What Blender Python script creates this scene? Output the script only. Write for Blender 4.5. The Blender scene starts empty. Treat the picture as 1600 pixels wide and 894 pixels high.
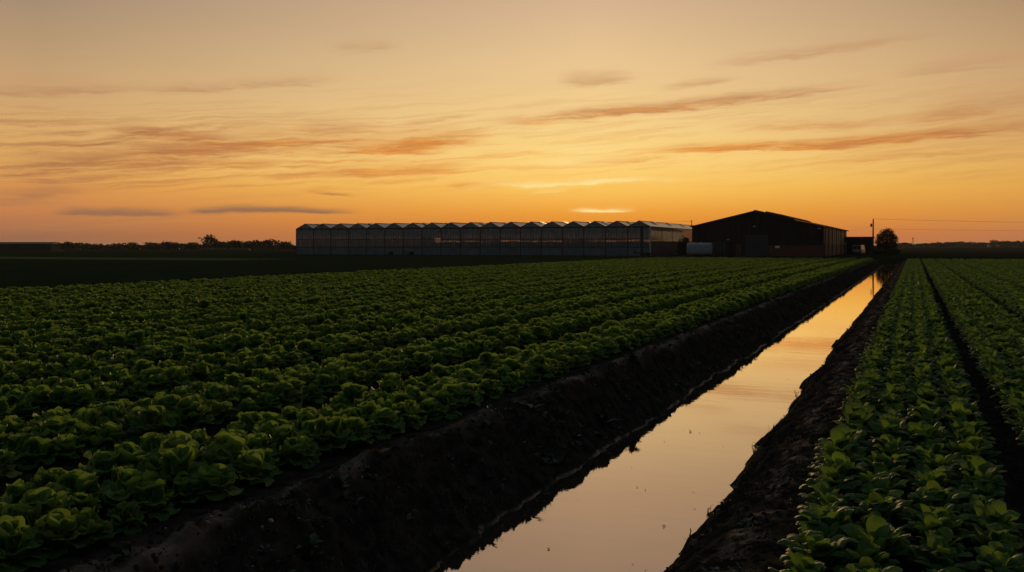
import bpy, bmesh, math, random
import numpy as np
from mathutils import Vector

random.seed(7)
RNG = np.random.default_rng(11)
scene = bpy.context.scene
COL = scene.collection
PI = math.pi
R = math.radians

# ------------------------------------------------------------------ camera
F_PX = 1556.0                      # focal length in pixels of a 1600 px wide frame
TH = math.atan(628.0 / F_PX)       # the crop rows (+Y) run to the right of the lens axis
CT, ST = math.cos(TH), math.sin(TH)
CAM_Z = 1.85
cam_d = bpy.data.cameras.new('camera')
cam = bpy.data.objects.new('camera', cam_d)
COL.objects.link(cam)
cam.location = (0, 0, CAM_Z)
cam.rotation_euler = (R(90), 0, TH)
cam_d.sensor_width = 36.0
cam_d.lens = 36.0 * F_PX / 1600.0
cam_d.shift_y = -64.0 / 1600.0
cam_d.clip_start = 0.1
cam_d.clip_end = 20000
scene.camera = cam


def depth(X, Y):
    return Y * CT - X * ST


def px_of(X, Y, Z):
    d = depth(X, Y)
    return 800 + F_PX * (X * CT + Y * ST) / d, 383 + F_PX * (CAM_Z - Z) / d


def at(px, d):
    """World X, Y of what stands at bearing px, d metres in front of the lens."""
    l = (px - 800) / F_PX * d
    return l * CT - d * ST, l * ST + d * CT


# ------------------------------------------------------------------ helpers
def lin(r, g, b):
    def f(c):
        c /= 255.0
        return c / 12.92 if c <= 0.04045 else ((c + 0.055) / 1.055) ** 2.4
    return (f(r), f(g), f(b), 1.0)


def tag(o, label=None, cat=None, group=None, kind=None):
    if label: o['label'] = label
    if cat: o['category'] = cat
    if group: o['group'] = group
    if kind: o['kind'] = kind
    return o


def empty(name, loc, rz=0.0, label=None, cat=None, group=None):
    o = bpy.data.objects.new(name, None)
    o.empty_display_size = 0.3
    COL.objects.link(o)
    o.location = loc
    o.rotation_euler = (0, 0, rz)
    return tag(o, label, cat, group)


def link(name, mesh, mat=None, parent=None, loc=None, rz=None):
    o = bpy.data.objects.new(name, mesh)
    COL.objects.link(o)
    if mat is not None and not mesh.materials:
        mesh.materials.append(mat)
    if parent is not None: o.parent = parent
    if loc is not None: o.location = loc
    if rz is not None: o.rotation_euler = (0, 0, rz)
    return o


def np_mesh(name, v, f, smooth=False):
    """mesh from numpy verts (n,3) and faces (m,k)."""
    me = bpy.data.meshes.new(name)
    v = np.asarray(v, np.float32); f = np.asarray(f, np.int32)
    m, k = f.shape
    me.vertices.add(len(v)); me.vertices.foreach_set('co', v.ravel())
    me.loops.add(m * k); me.loops.foreach_set('vertex_index', f.ravel())
    me.polygons.add(m)
    me.polygons.foreach_set('loop_start', np.arange(0, m * k, k, dtype=np.int32))
    me.polygons.foreach_set('loop_total', np.full(m, k, np.int32))
    me.polygons.foreach_set('use_smooth', np.full(m, smooth, bool))
    me.update(calc_edges=True)
    me.validate()
    return me


class MB:
    """Collects shapes into one bmesh."""
    def __init__(self):
        self.bm = bmesh.new()

    def box(self, x0, x1, y0, y1, z0, z1, bevel=0.0):
        bm = self.bm
        vs = [bm.verts.new(p) for p in ((x0, y0, z0), (x1, y0, z0), (x1, y1, z0), (x0, y1, z0),
                                        (x0, y0, z1), (x1, y0, z1), (x1, y1, z1), (x0, y1, z1))]
        fs = [bm.faces.new([vs[i] for i in q]) for q in
              ((0, 3, 2, 1), (4, 5, 6, 7), (0, 1, 5, 4), (1, 2, 6, 5), (2, 3, 7, 6), (3, 0, 4, 7))]
        if bevel > 0:
            es = list({e for f in fs for e in f.edges})
            bmesh.ops.bevel(bm, geom=es, offset=bevel, segments=2, profile=0.5, affect='EDGES')
        return self

    def poly_prism(self, pts, axis, a0, a1):
        """closed 2-D outline swept along an axis; pts in the two other axes, in x,y,z order."""
        bm = self.bm
        def P(p, a):
            if axis == 'y': return (p[0], a, p[1])
            if axis == 'x': return (a, p[0], p[1])
            return (p[0], p[1], a)
        A = [bm.verts.new(P(p, a0)) for p in pts]
        B = [bm.verts.new(P(p, a1)) for p in pts]
        n = len(pts)
        bm.faces.new(A); bm.faces.new(B[::-1])
        for i in range(n):
            bm.faces.new((A[i], B[i], B[(i + 1) % n], A[(i + 1) % n]))
        return self

    def tube(self, pts, rads, seg=8, cap=True):
        bm = self.bm
        rings = []
        pts = [Vector(p) for p in pts]
        for i, p in enumerate(pts):
            d = (pts[min(i + 1, len(pts) - 1)] - pts[max(i - 1, 0)]).normalized()
            u = d.cross(Vector((0, 0, 1)))
            if u.length < 1e-3: u = Vector((1, 0, 0))
            u.normalize(); w = d.cross(u)
            r = rads[i] if hasattr(rads, '__len__') else rads
            rings.append([bm.verts.new(p + (u * math.cos(2 * PI * k / seg) + w * math.sin(2 * PI * k / seg)) * r)
                          for k in range(seg)])
        for a, b in zip(rings, rings[1:]):
            for k in range(seg):
                bm.faces.new((a[k], a[(k + 1) % seg], b[(k + 1) % seg], b[k]))
        if cap:
            bm.faces.new(rings[0][::-1]); bm.faces.new(rings[-1])
        return self

    def build(self, name, mat, parent=None, smooth=False):
        me = bpy.data.meshes.new(name)
        bmesh.ops.recalc_face_normals(self.bm, faces=self.bm.faces)
        self.bm.to_mesh(me); self.bm.free()
        if smooth:
            me.polygons.foreach_set('use_smooth', np.ones(len(me.polygons), bool))
        return link(name, me, mat, parent)


# numpy value noise -------------------------------------------------
def _hash(ix, iy, seed):
    h = (ix.astype(np.int64) * 374761393 + iy.astype(np.int64) * 668265263 + seed * 974711) & 0xFFFFFFFF
    h = ((h ^ (h >> 13)) * 1274126177) & 0xFFFFFFFF
    return ((h ^ (h >> 16)) & 0xFFFF) / 65535.0


def vnoise(x, y, seed=0):
    ix, iy = np.floor(x), np.floor(y)
    fx, fy = x - ix, y - iy
    fx = fx * fx * fx * (fx * (fx * 6 - 15) + 10); fy = fy * fy * fy * (fy * (fy * 6 - 15) + 10)
    a = _hash(ix, iy, seed); b = _hash(ix + 1, iy, seed)
    c = _hash(ix, iy + 1, seed); d = _hash(ix + 1, iy + 1, seed)
    return (a + (b - a) * fx) * (1 - fy) + (c + (d - c) * fx) * fy - 0.5


def fbm(x, y, seed=0, octs=4, gain=0.5):
    s = 0; a = 1.0
    for o in range(octs):
        s = s + a * vnoise(x * 2 ** o + 17.3 * o, y * 2 ** o + 5.1 * o, seed + o)
        a *= gain
    return s


# ------------------------------------------------------------------ node helpers
class E:
    """Tiny expression wrapper over shader math nodes."""
    nt = None

    def __init__(self, sock): self.s = sock

    @staticmethod
    def m(op, *args, clamp=False):
        n = E.nt.nodes.new('ShaderNodeMath'); n.operation = op; n.use_clamp = clamp
        for i, a in enumerate(args):
            if isinstance(a, E): E.nt.links.new(a.s, n.inputs[i])
            else: n.inputs[i].default_value = float(a)
        return E(n.outputs[0])

    def __add__(a, b): return E.m('ADD', a, b)
    def __radd__(a, b): return E.m('ADD', b, a)
    def __sub__(a, b): return E.m('SUBTRACT', a, b)
    def __rsub__(a, b): return E.m('SUBTRACT', b, a)
    def __mul__(a, b): return E.m('MULTIPLY', a, b)
    def __rmul__(a, b): return E.m('MULTIPLY', b, a)
    def __truediv__(a, b): return E.m('DIVIDE', a, b)
    def abs(a): return E.m('ABSOLUTE', a)
    def clamp(a): return E.m('ADD', a, 0.0, clamp=True)

    def sstep(a, lo, hi, t0=0.0, t1=1.0):
        n = E.nt.nodes.new('ShaderNodeMapRange'); n.interpolation_type = 'SMOOTHSTEP'
        E.nt.links.new(a.s, n.inputs[0])
        if lo > hi: lo, hi, t0, t1 = hi, lo, t1, t0
        n.inputs[1].default_value = lo; n.inputs[2].default_value = hi
        n.inputs[3].default_value = t0; n.inputs[4].default_value = t1
        return E(n.outputs[0])

    def gauss(a, c, s):
        q = (a - c) / s
        return E.m('POWER', 2.718281828, (q * q) * -1.0)


def vec(x, y, z=0.0):
    n = E.nt.nodes.new('ShaderNodeCombineXYZ')
    for i, a in enumerate((x, y, z)):
        if isinstance(a, E): E.nt.links.new(a.s, n.inputs[i])
        else: n.inputs[i].default_value = a
    return n.outputs[0]


def noise(v, scale=1.0, detail=3.0, rough=0.5, dist=0.0):
    n = E.nt.nodes.new('ShaderNodeTexNoise')
    E.nt.links.new(v, n.inputs['Vector'])
    n.inputs['Scale'].default_value = scale; n.inputs['Detail'].default_value = detail
    n.inputs['Roughness'].default_value = rough; n.inputs['Distortion'].default_value = dist
    return E(n.outputs['Fac'])


def mixc(fac, a, b, mode='MIX'):
    n = E.nt.nodes.new('ShaderNodeMix'); n.data_type = 'RGBA'; n.blend_type = mode
    n.clamp_factor = True
    for sock, val in ((n.inputs[0], fac), (n.inputs[6], a), (n.inputs[7], b)):
        if isinstance(val, E): E.nt.links.new(val.s, sock)
        elif isinstance(val, bpy.types.NodeSocket): E.nt.links.new(val, sock)
        elif isinstance(val, (tuple, list)): sock.default_value = val if len(val) == 4 else (*val, 1.0)
        else: sock.default_value = val
    return n.outputs[2]


def ramp(fac, stops):
    n = E.nt.nodes.new('ShaderNodeValToRGB')
    E.nt.links.new(fac.s, n.inputs[0])
    el = n.color_ramp.elements
    while len(el) < len(stops): el.new(0.5)
    for e, (p, c) in zip(el, sorted(stops)):
        e.position = p; e.color = c
    return n.outputs[0]


def material(name):
    m = bpy.data.materials.new(name); m.use_nodes = True
    nt = m.node_tree; nt.nodes.clear(); E.nt = nt
    out = nt.nodes.new('ShaderNodeOutputMaterial')
    return m, nt, out


def principled(nt, color, rough=0.6, metal=0.0, spec=0.5, normal=None, **kw):
    p = nt.nodes.new('ShaderNodeBsdfPrincipled')
    for key, val in (('Base Color', color), ('Roughness', rough), ('Metallic', metal), ('Specular IOR Level', spec)):
        s = p.inputs[key]
        if isinstance(val, E): nt.links.new(val.s, s)
        elif isinstance(val, bpy.types.NodeSocket): nt.links.new(val, s)
        elif key == 'Base Color': s.default_value = val if len(val) == 4 else (*val, 1)
        else: s.default_value = val
    if normal is not None: nt.links.new(normal, p.inputs['Normal'])
    return p


def bump(height, strength=0.5, dist=0.02):
    n = E.nt.nodes.new('ShaderNodeBump')
    n.inputs['Strength'].default_value = strength; n.inputs['Distance'].default_value = dist
    E.nt.links.new(height.s, n.inputs['Height'])
    return n.outputs[0]


def objco():
    return E.nt.nodes.new('ShaderNodeTexCoord').outputs['Object']


def sep(v):
    n = E.nt.nodes.new('ShaderNodeSeparateXYZ'); E.nt.links.new(v, n.inputs[0])
    return [E(o) for o in n.outputs]


def plain(name, c, rough=0.6, metal=0.0, var=0.35, scale=3.0, spec=0.5, stretch=(1, 1, 1)):
    """A painted / weathered surface: base colour with mottling and a fine bump."""
    m, nt, out = material(name)
    x, y, z = sep(objco())
    v = vec(x * stretch[0], y * stretch[1], z * stretch[2])
    n1 = noise(v, scale, 5, 0.6)
    lo = tuple(q * (1 - var) for q in c[:3]); hi = tuple(min(1, q * (1 + var)) for q in c[:3])
    col = mixc(n1.sstep(0.3, 0.7), lo, hi)
    p = principled(nt, col, n1 * 0.2 + (rough - 0.1), metal, spec, bump(n1, 0.25, 0.01))
    nt.links.new(p.outputs[0], out.inputs[0])
    return m


# ------------------------------------------------------------------ world
SUN_AZ = math.degrees(math.atan(125.0 / F_PX))       # degrees to the right of the lens axis


def build_world():
    w = bpy.data.worlds.new('World'); scene.world = w; w.use_nodes = True
    nt = w.node_tree; nt.nodes.clear(); E.nt = nt
    out = nt.nodes.new('ShaderNodeOutputWorld')
    bg = nt.nodes.new('ShaderNodeBackground')
    tc = nt.nodes.new('ShaderNodeTexCoord')
    dx, dy, dz = sep(tc.outputs['Generated'])
    fx = dx * -ST + dy * CT          # towards the bearing the photo looks along
    rx = dx * CT + dy * ST
    A = E.m('ARCTAN2', rx, fx) * (180 / PI)                    # azimuth in degrees
    EL = E.m('ARCSINE', E.m('MINIMUM', E.m('MAXIMUM', dz, -1.0), 1.0)) * (180 / PI)
    El = E.m('MAXIMUM', EL, 0.0)

    def stops(cols):
        return [(e / 40.0, lin(*c)) for e, c in cols]
    pos = (El / 40.0).clamp()
    colS = ramp(pos, stops([(0, (212, 118, 52)), (1.0, (226, 136, 48)), (1.9, (240, 158, 52)), (3.3, (253, 195, 86)),
                            (4.8, (255, 213, 126)), (6.6, (248, 211, 141)), (8.6, (241, 204, 143)), (10.4, (234, 198, 146)),
                            (13.8, (215, 179, 143)), (17, (204, 170, 140)), (22, (182, 158, 142)), (32, (122, 130, 136)), (40, (108, 124, 136))]))
    colL = ramp(pos, stops([(0, (152, 102, 72)), (0.45, (158, 106, 76)), (1.75, (198, 128, 78)), (3.1, (216, 148, 80)),
                            (4.4, (224, 168, 94)), (6.0, (216, 168, 106)), (9, (196, 159, 116)), (12.4, (168, 142, 114)),
                            (17, (152, 132, 116)), (22, (128, 124, 120)), (32, (106, 117, 126)), (40, (100, 118, 132))]))
    colR = ramp(pos, stops([(0, (184, 114, 76)), (0.5, (190, 118, 74)), (1.7, (214, 142, 68)), (3.0, (226, 164, 76)),
                            (4.4, (224, 170, 94)), (6.0, (212, 164, 104)), (9, (202, 163, 118)), (12.4, (176, 144, 110)),
                            (17, (162, 138, 116)), (22, (132, 126, 120)), (32, (106, 117, 126)), (40, (100, 118, 132))]))
    colB = ramp(pos, stops([(0, (72, 72, 76)), (8, (70, 74, 80)), (20, (66, 78, 86)), (40, (98, 112, 120))]))
    rel = A - SUN_AZ
    lw = (rel * -1.0 / 30.0).clamp(); rw = (rel / 23.0).clamp()
    col = mixc(E.m('POWER', lw, 1.15), colS, colL)
    col = mixc(E.m('POWER', rw, 1.25), col, colR)
    col = mixc(rel.abs().sstep(38, 130), col, colB)

    glow = E.m('POWER', 2.718281828, (rel * rel) / (-2 * 10.0 ** 2)) * El.gauss(4.9, 2.2)
    col = mixc(glow * 0.30, col, lin(255, 214, 124))

    # domain-warped coordinates for the clouds
    wv = vec(A * 0.10, El * 0.55)
    w1 = noise(wv, 1.0, 4, 0.55) - 0.5
    w2 = noise(vec(A * 0.10 + 31.0, El * 0.55 + 7.0), 1.0, 4, 0.55) - 0.5
    w3 = noise(vec(A * 0.5, El * 1.6 + 3.0), 1.0, 4, 0.6) - 0.5
    Aw = A + w1 * 5.0
    Ew = El + w2 * 0.8 + w3 * 0.35
    fib = noise(vec(Aw * 0.16 - El * 0.12, Ew * 2.3 - A * 0.06), 1.0, 6, 0.62)      # combed fibres
    fine = noise(vec(Aw * 0.55, Ew * 5.5 - A * 0.16), 1.0, 5, 0.65)
    fibm = fib * 0.65 + fine * 0.35

    def px2(x, y):
        a = math.atan((x - 800) / F_PX)
        return math.degrees(a), math.degrees(math.atan((383 - y) / math.hypot(F_PX, x - 800)))

    def streak(x0, y0, x1, y1, sig, fray=0.5, t0=0.35, t1=0.4, low=0.38):
        a0, e0 = px2(x0, y0); a1, e1 = px2(x1, y1)
        L = math.hypot(a1 - a0, e1 - e0); ux, uy = (a1 - a0) / L, (e1 - e0) / L
        s = sig / F_PX * 180 / PI
        da = A - a0; de = Ew - e0
        t = (da * ux + de * uy) / L
        p = (de * ux - da * uy) / s
        p = p + (fibm - 0.5) * (fray * 4)
        pn = E.m('MINIMUM', p, 0.0) * 2.1; pp = E.m('MAXIMUM', p, 0.0) * 0.85       # crisp underside, soft top
        body = E.m('POWER', 2.718281828, (pn * pn + pp * pp) * -1.0)
        return body * t.sstep(0, t0) * t.sstep(1, 1 - t1) * fibm.sstep(low, low + 0.22, 0.22, 1.0)

    dark = None
    for args, k in [((740, 196, 1400, 130, 9, .4), 1.1), ((1000, 238, 1360, 226, 8, .4), 0.85), ((1200, 234, 1680, 196, 10, .4), 0.85),
                    ((1080, 108, 1520, 44, 9), 0.42), ((1400, 196, 1700, 150, 14), 0.45), ((1020, 142, 1170, 120, 6), 0.3),
                    ((-80, 146, 250, 138, 9), 0.45), ((180, 142, 560, 124, 7), 0.5), ((500, 80, 640, 76, 9), 0.4),
                    ((150, 198, 400, 230, 8), 0.62), ((-60, 270, 420, 244, 22), 0.55), ((120, 246, 560, 218, 20), 0.42),
                    ((330, 244, 800, 214, 18), 0.5), ((440, 276, 780, 262, 12), 0.5), ((440, 205, 620, 196, 10), 0.32),
                    ((560, 236, 790, 210, 8), 0.45), ((-60, 320, 150, 300, 12), 0.45), ((860, 130, 1010, 124, 12), 0.35),
                    ((1100, 206, 1420, 190, 8), 0.35), ((1380, 120, 1680, 84, 16), 0.3), ((470, 300, 560, 306, 3), 0.5),
                    ((-80, 356, 420, 344, 10), 0.35), ((690, 288, 790, 294, 4), 0.4), ((1240, 260, 1640, 230, 12), 0.25)]:
        q = streak(*args) * k
        dark = q if dark is None else dark + q
    rs = random.Random(12)
    for _ in range(14):
        x0 = rs.uniform(-60, 900); y0 = rs.uniform(190, 292); ln_ = rs.uniform(120, 330)
        dark = dark + streak(x0, y0, x0 + ln_, y0 - ln_ * rs.uniform(.02, .13), rs.uniform(2.2, 4.5), .45) * rs.uniform(.22, .5)
    slate = None
    for args, k in [((70, 331, 300, 337, 6.5, 0.35, 0.2, 0.25, 0.2), 0.85), ((275, 332, 580, 332, 6.0, 0.35, 0.15, 0.3, 0.2), 0.95),
                    ((20, 306, 90, 306, 3.5, 0.4), 0.5), ((490, 303, 560, 305, 2.5, 0.3), 0.6)]:
        q = streak(*args) * k
        slate = q if slate is None else slate + q
    lite = None
    for args, k in [((880, 331, 1000, 329, 3.6, 0.25, 0.35, 0.35, 0.2), 1.0), ((690, 294, 1100, 278, 5, 0.6), 1.0),
                    ((800, 262, 1010, 246, 9, 0.7), 0.6), ((840, 238, 1010, 236, 11, 0.5), 0.5), ((820, 300, 900, 296, 4, 0.4), 0.5)]:
        q = streak(*args) * k
        lite = q if lite is None else lite + q
    # thin veil everywhere in the band of high cloud
    comb = noise(vec(Aw * 0.11 + 9.0, (Ew - A * 0.075) * 2.6), 1.0, 7, 0.66)
    comb2 = noise(vec(A * 0.35 + w2 * 2.0, (El + w1 * 0.4 - A * 0.05) * 6.5), 1.0, 5, 0.6)
    wisp = comb.sstep(0.46, 0.66) * (comb2 * 0.9 + 0.45)
    reg = A.sstep(6, -14) * El.sstep(2.2, 3.6) * El.sstep(7.6, 5.8) * 0.75 + El.sstep(2.6, 4.2) * El.sstep(10.5, 6.5) * 0.38
    veil = wisp * reg
    warm = E.m('POWER', 2.718281828, (rel * rel) / (-2 * 15.0 ** 2)) * El.sstep(12.0, 3.5)
    ccol = mixc(warm, lin(164, 114, 80), lin(228, 145, 64))
    ccol = mixc(El.sstep(5.5, 10.0), ccol, lin(196, 152, 112))
    ccol = mixc(rel.abs().sstep(40, 100), ccol, lin(92, 88, 96))
    ccol = mixc(comb2.sstep(0.42, 0.62) * warm * 0.8, ccol, lin(246, 166, 72))
    tot = dark * 2.6 + veil
    col = mixc((tot / (tot * 0.42 + 1.0)).clamp(), col, ccol)
    col = mixc(slate.clamp(), col, mixc(El.sstep(0, 2), lin(150, 104, 82), lin(146, 108, 80)))
    col = mixc(lite.clamp(), col, lin(255, 226, 150))

    # the hidden dusk dome overhead
    sky = nt.nodes.new('ShaderNodeTexSky'); sky.sky_type = 'NISHITA'; sky.sun_disc = False
    sky.sun_elevation = R(6.0); sky.sun_rotation = R(SUN_AZ) - TH
    sky.dust_density = 3.0; sky.air_density = 1.2
    k = nt.nodes.new('ShaderNodeVectorMath'); k.operation = 'SCALE'
    nt.links.new(sky.outputs[0], k.inputs[0]); k.inputs['Scale'].default_value = 0.05
    hi = El.sstep(20, 45) * 0.5
    col = mixc(hi, col, k.outputs[0])
    nt.links.new(col, bg.inputs[0]); bg.inputs[1].default_value = 1.0
    nt.links.new(bg.outputs[0], out.inputs[0])
    w.cycles.sampling_method = 'MANUAL'; w.cycles.sample_map_resolution = 512


build_world()
sun_d = bpy.data.lights.new('sun', 'SUN'); sun = bpy.data.objects.new('sun', sun_d); COL.objects.link(sun)
sun_d.energy = 1.45; sun_d.angle = R(5); sun_d.color = (1.0, 0.62, 0.28)
_az = R(SUN_AZ) - TH                                  # from +Y towards +X
_s = Vector((math.sin(_az) * math.cos(R(6)), math.cos(_az) * math.cos(R(6)), math.sin(R(6))))
sun.rotation_euler = _s.to_track_quat('Z', 'Y').to_euler()
sun.location = (0, 0, 30)

# ------------------------------------------------------------------ the field plan (metres)
WATER_Z = -0.64
L_ROW0, L_STEP, L_PITCH, L_BEDS = -4.78, 0.315, 1.95, 14
R_ROW0, R_STEP, R_PITCH, R_BEDS = -0.53, 0.325, 1.60, 11
Y_END = 130.0

PROFILE = np.array([
    (-4.60, 0.00), (-4.42, 0.02), (-4.26, 0.035), (-4.14, 0.0), (-3.98, -0.17), (-3.76, -0.42), (-3.62, -0.520),
    (-3.52, -0.600), (-3.48, -0.632), (-3.46, -0.642), (-3.43, -0.69), (-3.15, -0.95), (-2.20, -0.95), (-1.92, -0.76), (-1.74, -0.64),
    (-1.62, -0.50), (-1.42, -0.30), (-1.20, -0.14), (-1.00, -0.07), (-0.76, -0.03), (-0.60, 0.00)])


def ground_z(X, Y):
    near = np.clip((Y_END + 6 - Y) / 6.0, 0, 1)
    jl = (fbm(Y * 1.1, Y * 0 + 3.3, 5, 4, 0.6) * 0.16) * np.clip((-X - 2.9) / 0.4, 0, 1) * (np.abs(X + 3.7) < 1.2)
    jr = ((fbm(Y * 0.9, Y * 0 + 9.3, 9, 3, 0.6) * 0.17) + fbm(Y * 5.5, X * 2.0, 19, 4, 0.7) * 0.10) * np.clip((X + 2.4) / 0.4, 0, 1) * np.clip((-0.62 - X) / 0.5, 0, 1)
    Xp = X + jl + jr
    zd = np.interp(Xp, PROFILE[:, 0], PROFILE[:, 1], left=0, right=0)
    z = np.where((X > -4.7) & (X < -0.5), zd * near * near * (3 - 2 * near), 0.0)
    infield = np.clip((Y_END + 1.5 - Y) / 1.5, 0, 1)
    kl = np.round((X + 6.22) / -L_PITCH); cl = -6.22 - L_PITCH * np.clip(kl, 0, L_BEDS - 1)
    z = z - 0.22 * np.exp(-((X - cl) / 0.25) ** 2) * infield
    kr = np.round((X - 0.83) / R_PITCH); cr = 0.83 + R_PITCH * np.clip(kr, 0, R_BEDS - 1)
    z = z - 0.13 * np.exp(-((X - cr) / 0.15) ** 2) * infield
    bank = np.exp(-((X + 3.95) / 0.45) ** 4) + np.exp(-((X + 1.25) / 0.52) ** 4)
    shore = np.clip((z - WATER_Z) / 0.10, 0.25, 1)
    wet = np.where(X < -2.6, np.clip((z - WATER_Z) / 0.22, 0.12, 1), shore)
    lump = fbm(X * 2.6, Y * 2.6, 21, 3, 0.55) * 0.10 + fbm(X * 9, Y * 6.5, 27, 3, 0.6) * np.where(X < -2.6, 0.07, 0.035) \
        + np.maximum(0, fbm(X * 16, Y * 11, 33, 2, 0.5)) * np.where(X < -2.6, 0.07, 0.035)
    lump = lump * np.where(X > -2.6, 0.55, 1.0)
    z = z + bank * wet * lump * near
    z = z + 0.022 * fbm(X * 7, Y * 7, 41, 3, 0.6) * (np.abs(X) < 60) * (Y < 170)
    z = z + 0.25 * fbm(X * 0.012, Y * 0.012, 51, 2) * np.clip((np.hypot(X, Y) - 240) / 200, 0, 1)
    return z


def axis_grid(segs):
    out = []
    for a, b, s in segs:
        n = max(1, int(round((b - a) / s)))
        out.append(np.linspace(a, b, n, endpoint=False))
    return np.concatenate(out)


def geo(a, b, n):
    return a * (b / a) ** np.linspace(0, 1, n)


gx = np.concatenate([-geo(34, 6000, 40)[::-1], axis_grid([(-33.9, -12, 0.16), (-12, -6.6, 0.08), (-6.6, -4.7, 0.05), (-4.7, -3.3, 0.018),
                     (-3.3, -2.0, 0.12), (-2.0, -0.6, 0.018), (-0.6, 3, 0.05), (3, 8, 0.08), (8, 18, 0.16)]), geo(18, 6000, 40)])
ys = [3.2]
while ys[-1] < Y_END + 8: ys.append(ys[-1] + max(0.018, 0.0046 * ys[-1]))
gy = np.concatenate([np.linspace(-30, 3.0, 24), np.array(ys), np.linspace(ys[-1] + 1, 260, 60), geo(265, 9000, 50)])
GX, GY = np.meshgrid(gx, gy)
GZ = ground_z(GX, GY)
nx, ny = len(gx), len(gy)
idx = np.arange(nx * ny).reshape(ny, nx)
faces = np.stack([idx[:-1, :-1], idx[:-1, 1:], idx[1:, 1:], idx[1:, :-1]], -1).reshape(-1, 4)
g_me = np_mesh('ground', np.stack([GX, GY, GZ], -1).reshape(-1, 3), faces, True)


def ground_material():
    m, nt, out = material('peat_soil')
    co = objco(); x, y, z = sep(co)
    n_big = noise(co, 0.7, 5, 0.6); n_mid = noise(co, 6.0, 6, 0.65); n_fine = noise(co, 38.0, 5, 0.7)
    soil = mixc(n_mid.sstep(0.35, 0.68), (0.0130, 0.0113, 0.0102), (0.0440, 0.0350, 0.0285))
    # dry dusty tread along the crest of each bank
    wob = (noise(vec(y * 0.35, 2.0), 1.0, 3) - 0.5) * 0.22
    tread = (x + wob).gauss(-4.27, 0.095) * noise(vec(x * 3, y * 0.9, 0), 1.0, 5, 0.65).sstep(0.40, 0.66)
    tread2 = (x + wob * 2).gauss(-1.02, 0.16) * noise(vec(x * 5, y * 3.2, 5.0), 1.0, 6, 0.7).sstep(0.48, 0.62) * 0.75
    rim = (x).gauss(-1.66, 0.14) * n_mid.sstep(0.45, 0.62) * 0.3 * z.sstep(-0.62, -0.5)
    soil = mixc((tread + tread2 + rim).clamp(), soil, (0.215, 0.160, 0.122))
    wet = (z + (n_mid - 0.5) * 0.03 + (n_fine - 0.5) * 0.03 + (noise(vec(y * 1.3, x), 1.0, 4, 0.6) - 0.5) * 0.09).sstep(-0.612, -0.632) * x.sstep(-5.0, -4.5) * x.sstep(-0.4, -0.8) * y.sstep(138, 132)
    soil = mixc(wet, soil, mixc(n_mid.sstep(0.4, 0.6), (0.02, 0.017, 0.015), (0.05, 0.043, 0.037)))
    # mossy weeds on the banks
    moss = noise(co, 2.2, 5, 0.65).sstep(0.56, 0.70) * z.sstep(-0.05, -0.2) * 0.7
    soil = mixc(moss, soil, (0.016, 0.019, 0.009))
    # grass headland and the dark neighbouring field
    grassc = mixc(n_big.sstep(0.35, 0.65), (0.006, 0.009, 0.005), (0.018, 0.022, 0.010))
    head = (y + (n_big - 0.5) * 2).sstep(131.0, 133.0)
    soil = mixc(head, soil, grassc)
    darkf = mixc(noise(vec(x * 1.2, y * 0.06), 1.0, 4).sstep(0.35, 0.65), (0.012, 0.020, 0.010), (0.022, 0.034, 0.016))
    soil = mixc((x + (n_big - 0.5) * 0.8).sstep(-31.9, -32.5), soil, darkf)
    strip = (x + y * 0.1).sstep(-62, -72) * y.sstep(97, 100) * y.sstep(117, 113)
    soil = mixc(strip, soil, (0.075, 0.095, 0.030))
    far = mixc(noise(vec(x * 0.004, y * 0.02), 1.0, 3).sstep(0.4, 0.6), (0.014, 0.016, 0.010), (0.034, 0.036, 0.018))
    soil = mixc(y.sstep(230, 250), soil, far)
    rough = 0.92 - wet * (0.52 - n_fine * 0.3)
    h = n_fine * 0.6 + n_mid * 0.8
    nb = nt.nodes.new('ShaderNodeBump'); nb.inputs['Distance'].default_value = 0.03
    nt.links.new(h.s, nb.inputs['Height']); nt.links.new((0.8 - wet * 0.5).s, nb.inputs['Strength'])
    p = principled(nt, soil, rough, 0.0, wet * n_fine.sstep(0.35, 0.62) * noise(vec(x * 6, y * 1.7), 1.0, 4, 0.65).sstep(0.42, 0.62) * 0.5, nb.outputs[0])
    nt.links.new(p.outputs[0], out.inputs[0])
    return m


ground = link('ground', g_me, ground_material())
tag(ground, 'dark peat farmland with two ditch banks and bare furrows', 'ground', kind='structure')


def water_material():
    m, nt, out = material('ditch_water')
    x, y, z = sep(objco())
    h = noise(vec(x * 1.1, y * 3.2), 1.0, 3, 0.5) + noise(vec(x * 0.35, y * 0.8), 1.0, 2, 0.5) * 1.5
    h = h + noise(vec(x * 5.0, y * 14.0), 1.0, 3, 0.55) * 0.22
    nrm = bump(h, 0.07, 0.012)
    gl = nt.nodes.new('ShaderNodeBsdfGlossy'); gl.inputs['Roughness'].default_value = 0.02
    gl.inputs['Color'].default_value = (1, 0.925, 0.83, 1)
    df = nt.nodes.new('ShaderNodeBsdfDiffuse'); df.inputs['Color'].default_value = (0.035, 0.028, 0.022, 1)
    fr = nt.nodes.new('ShaderNodeFresnel'); fr.inputs['IOR'].default_value = 2.2
    for n in (gl, df, fr): nt.links.new(nrm, n.inputs['Normal'])
    fac = (E(fr.outputs[0]) * 1.3 + 0.17).clamp()
    mx = nt.nodes.new('ShaderNodeMixShader')
    nt.links.new(fac.s, mx.inputs[0]); nt.links.new(df.outputs[0], mx.inputs[1]); nt.links.new(gl.outputs[0], mx.inputs[2])
    nt.links.new(mx.outputs[0], out.inputs[0])
    return m


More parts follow.
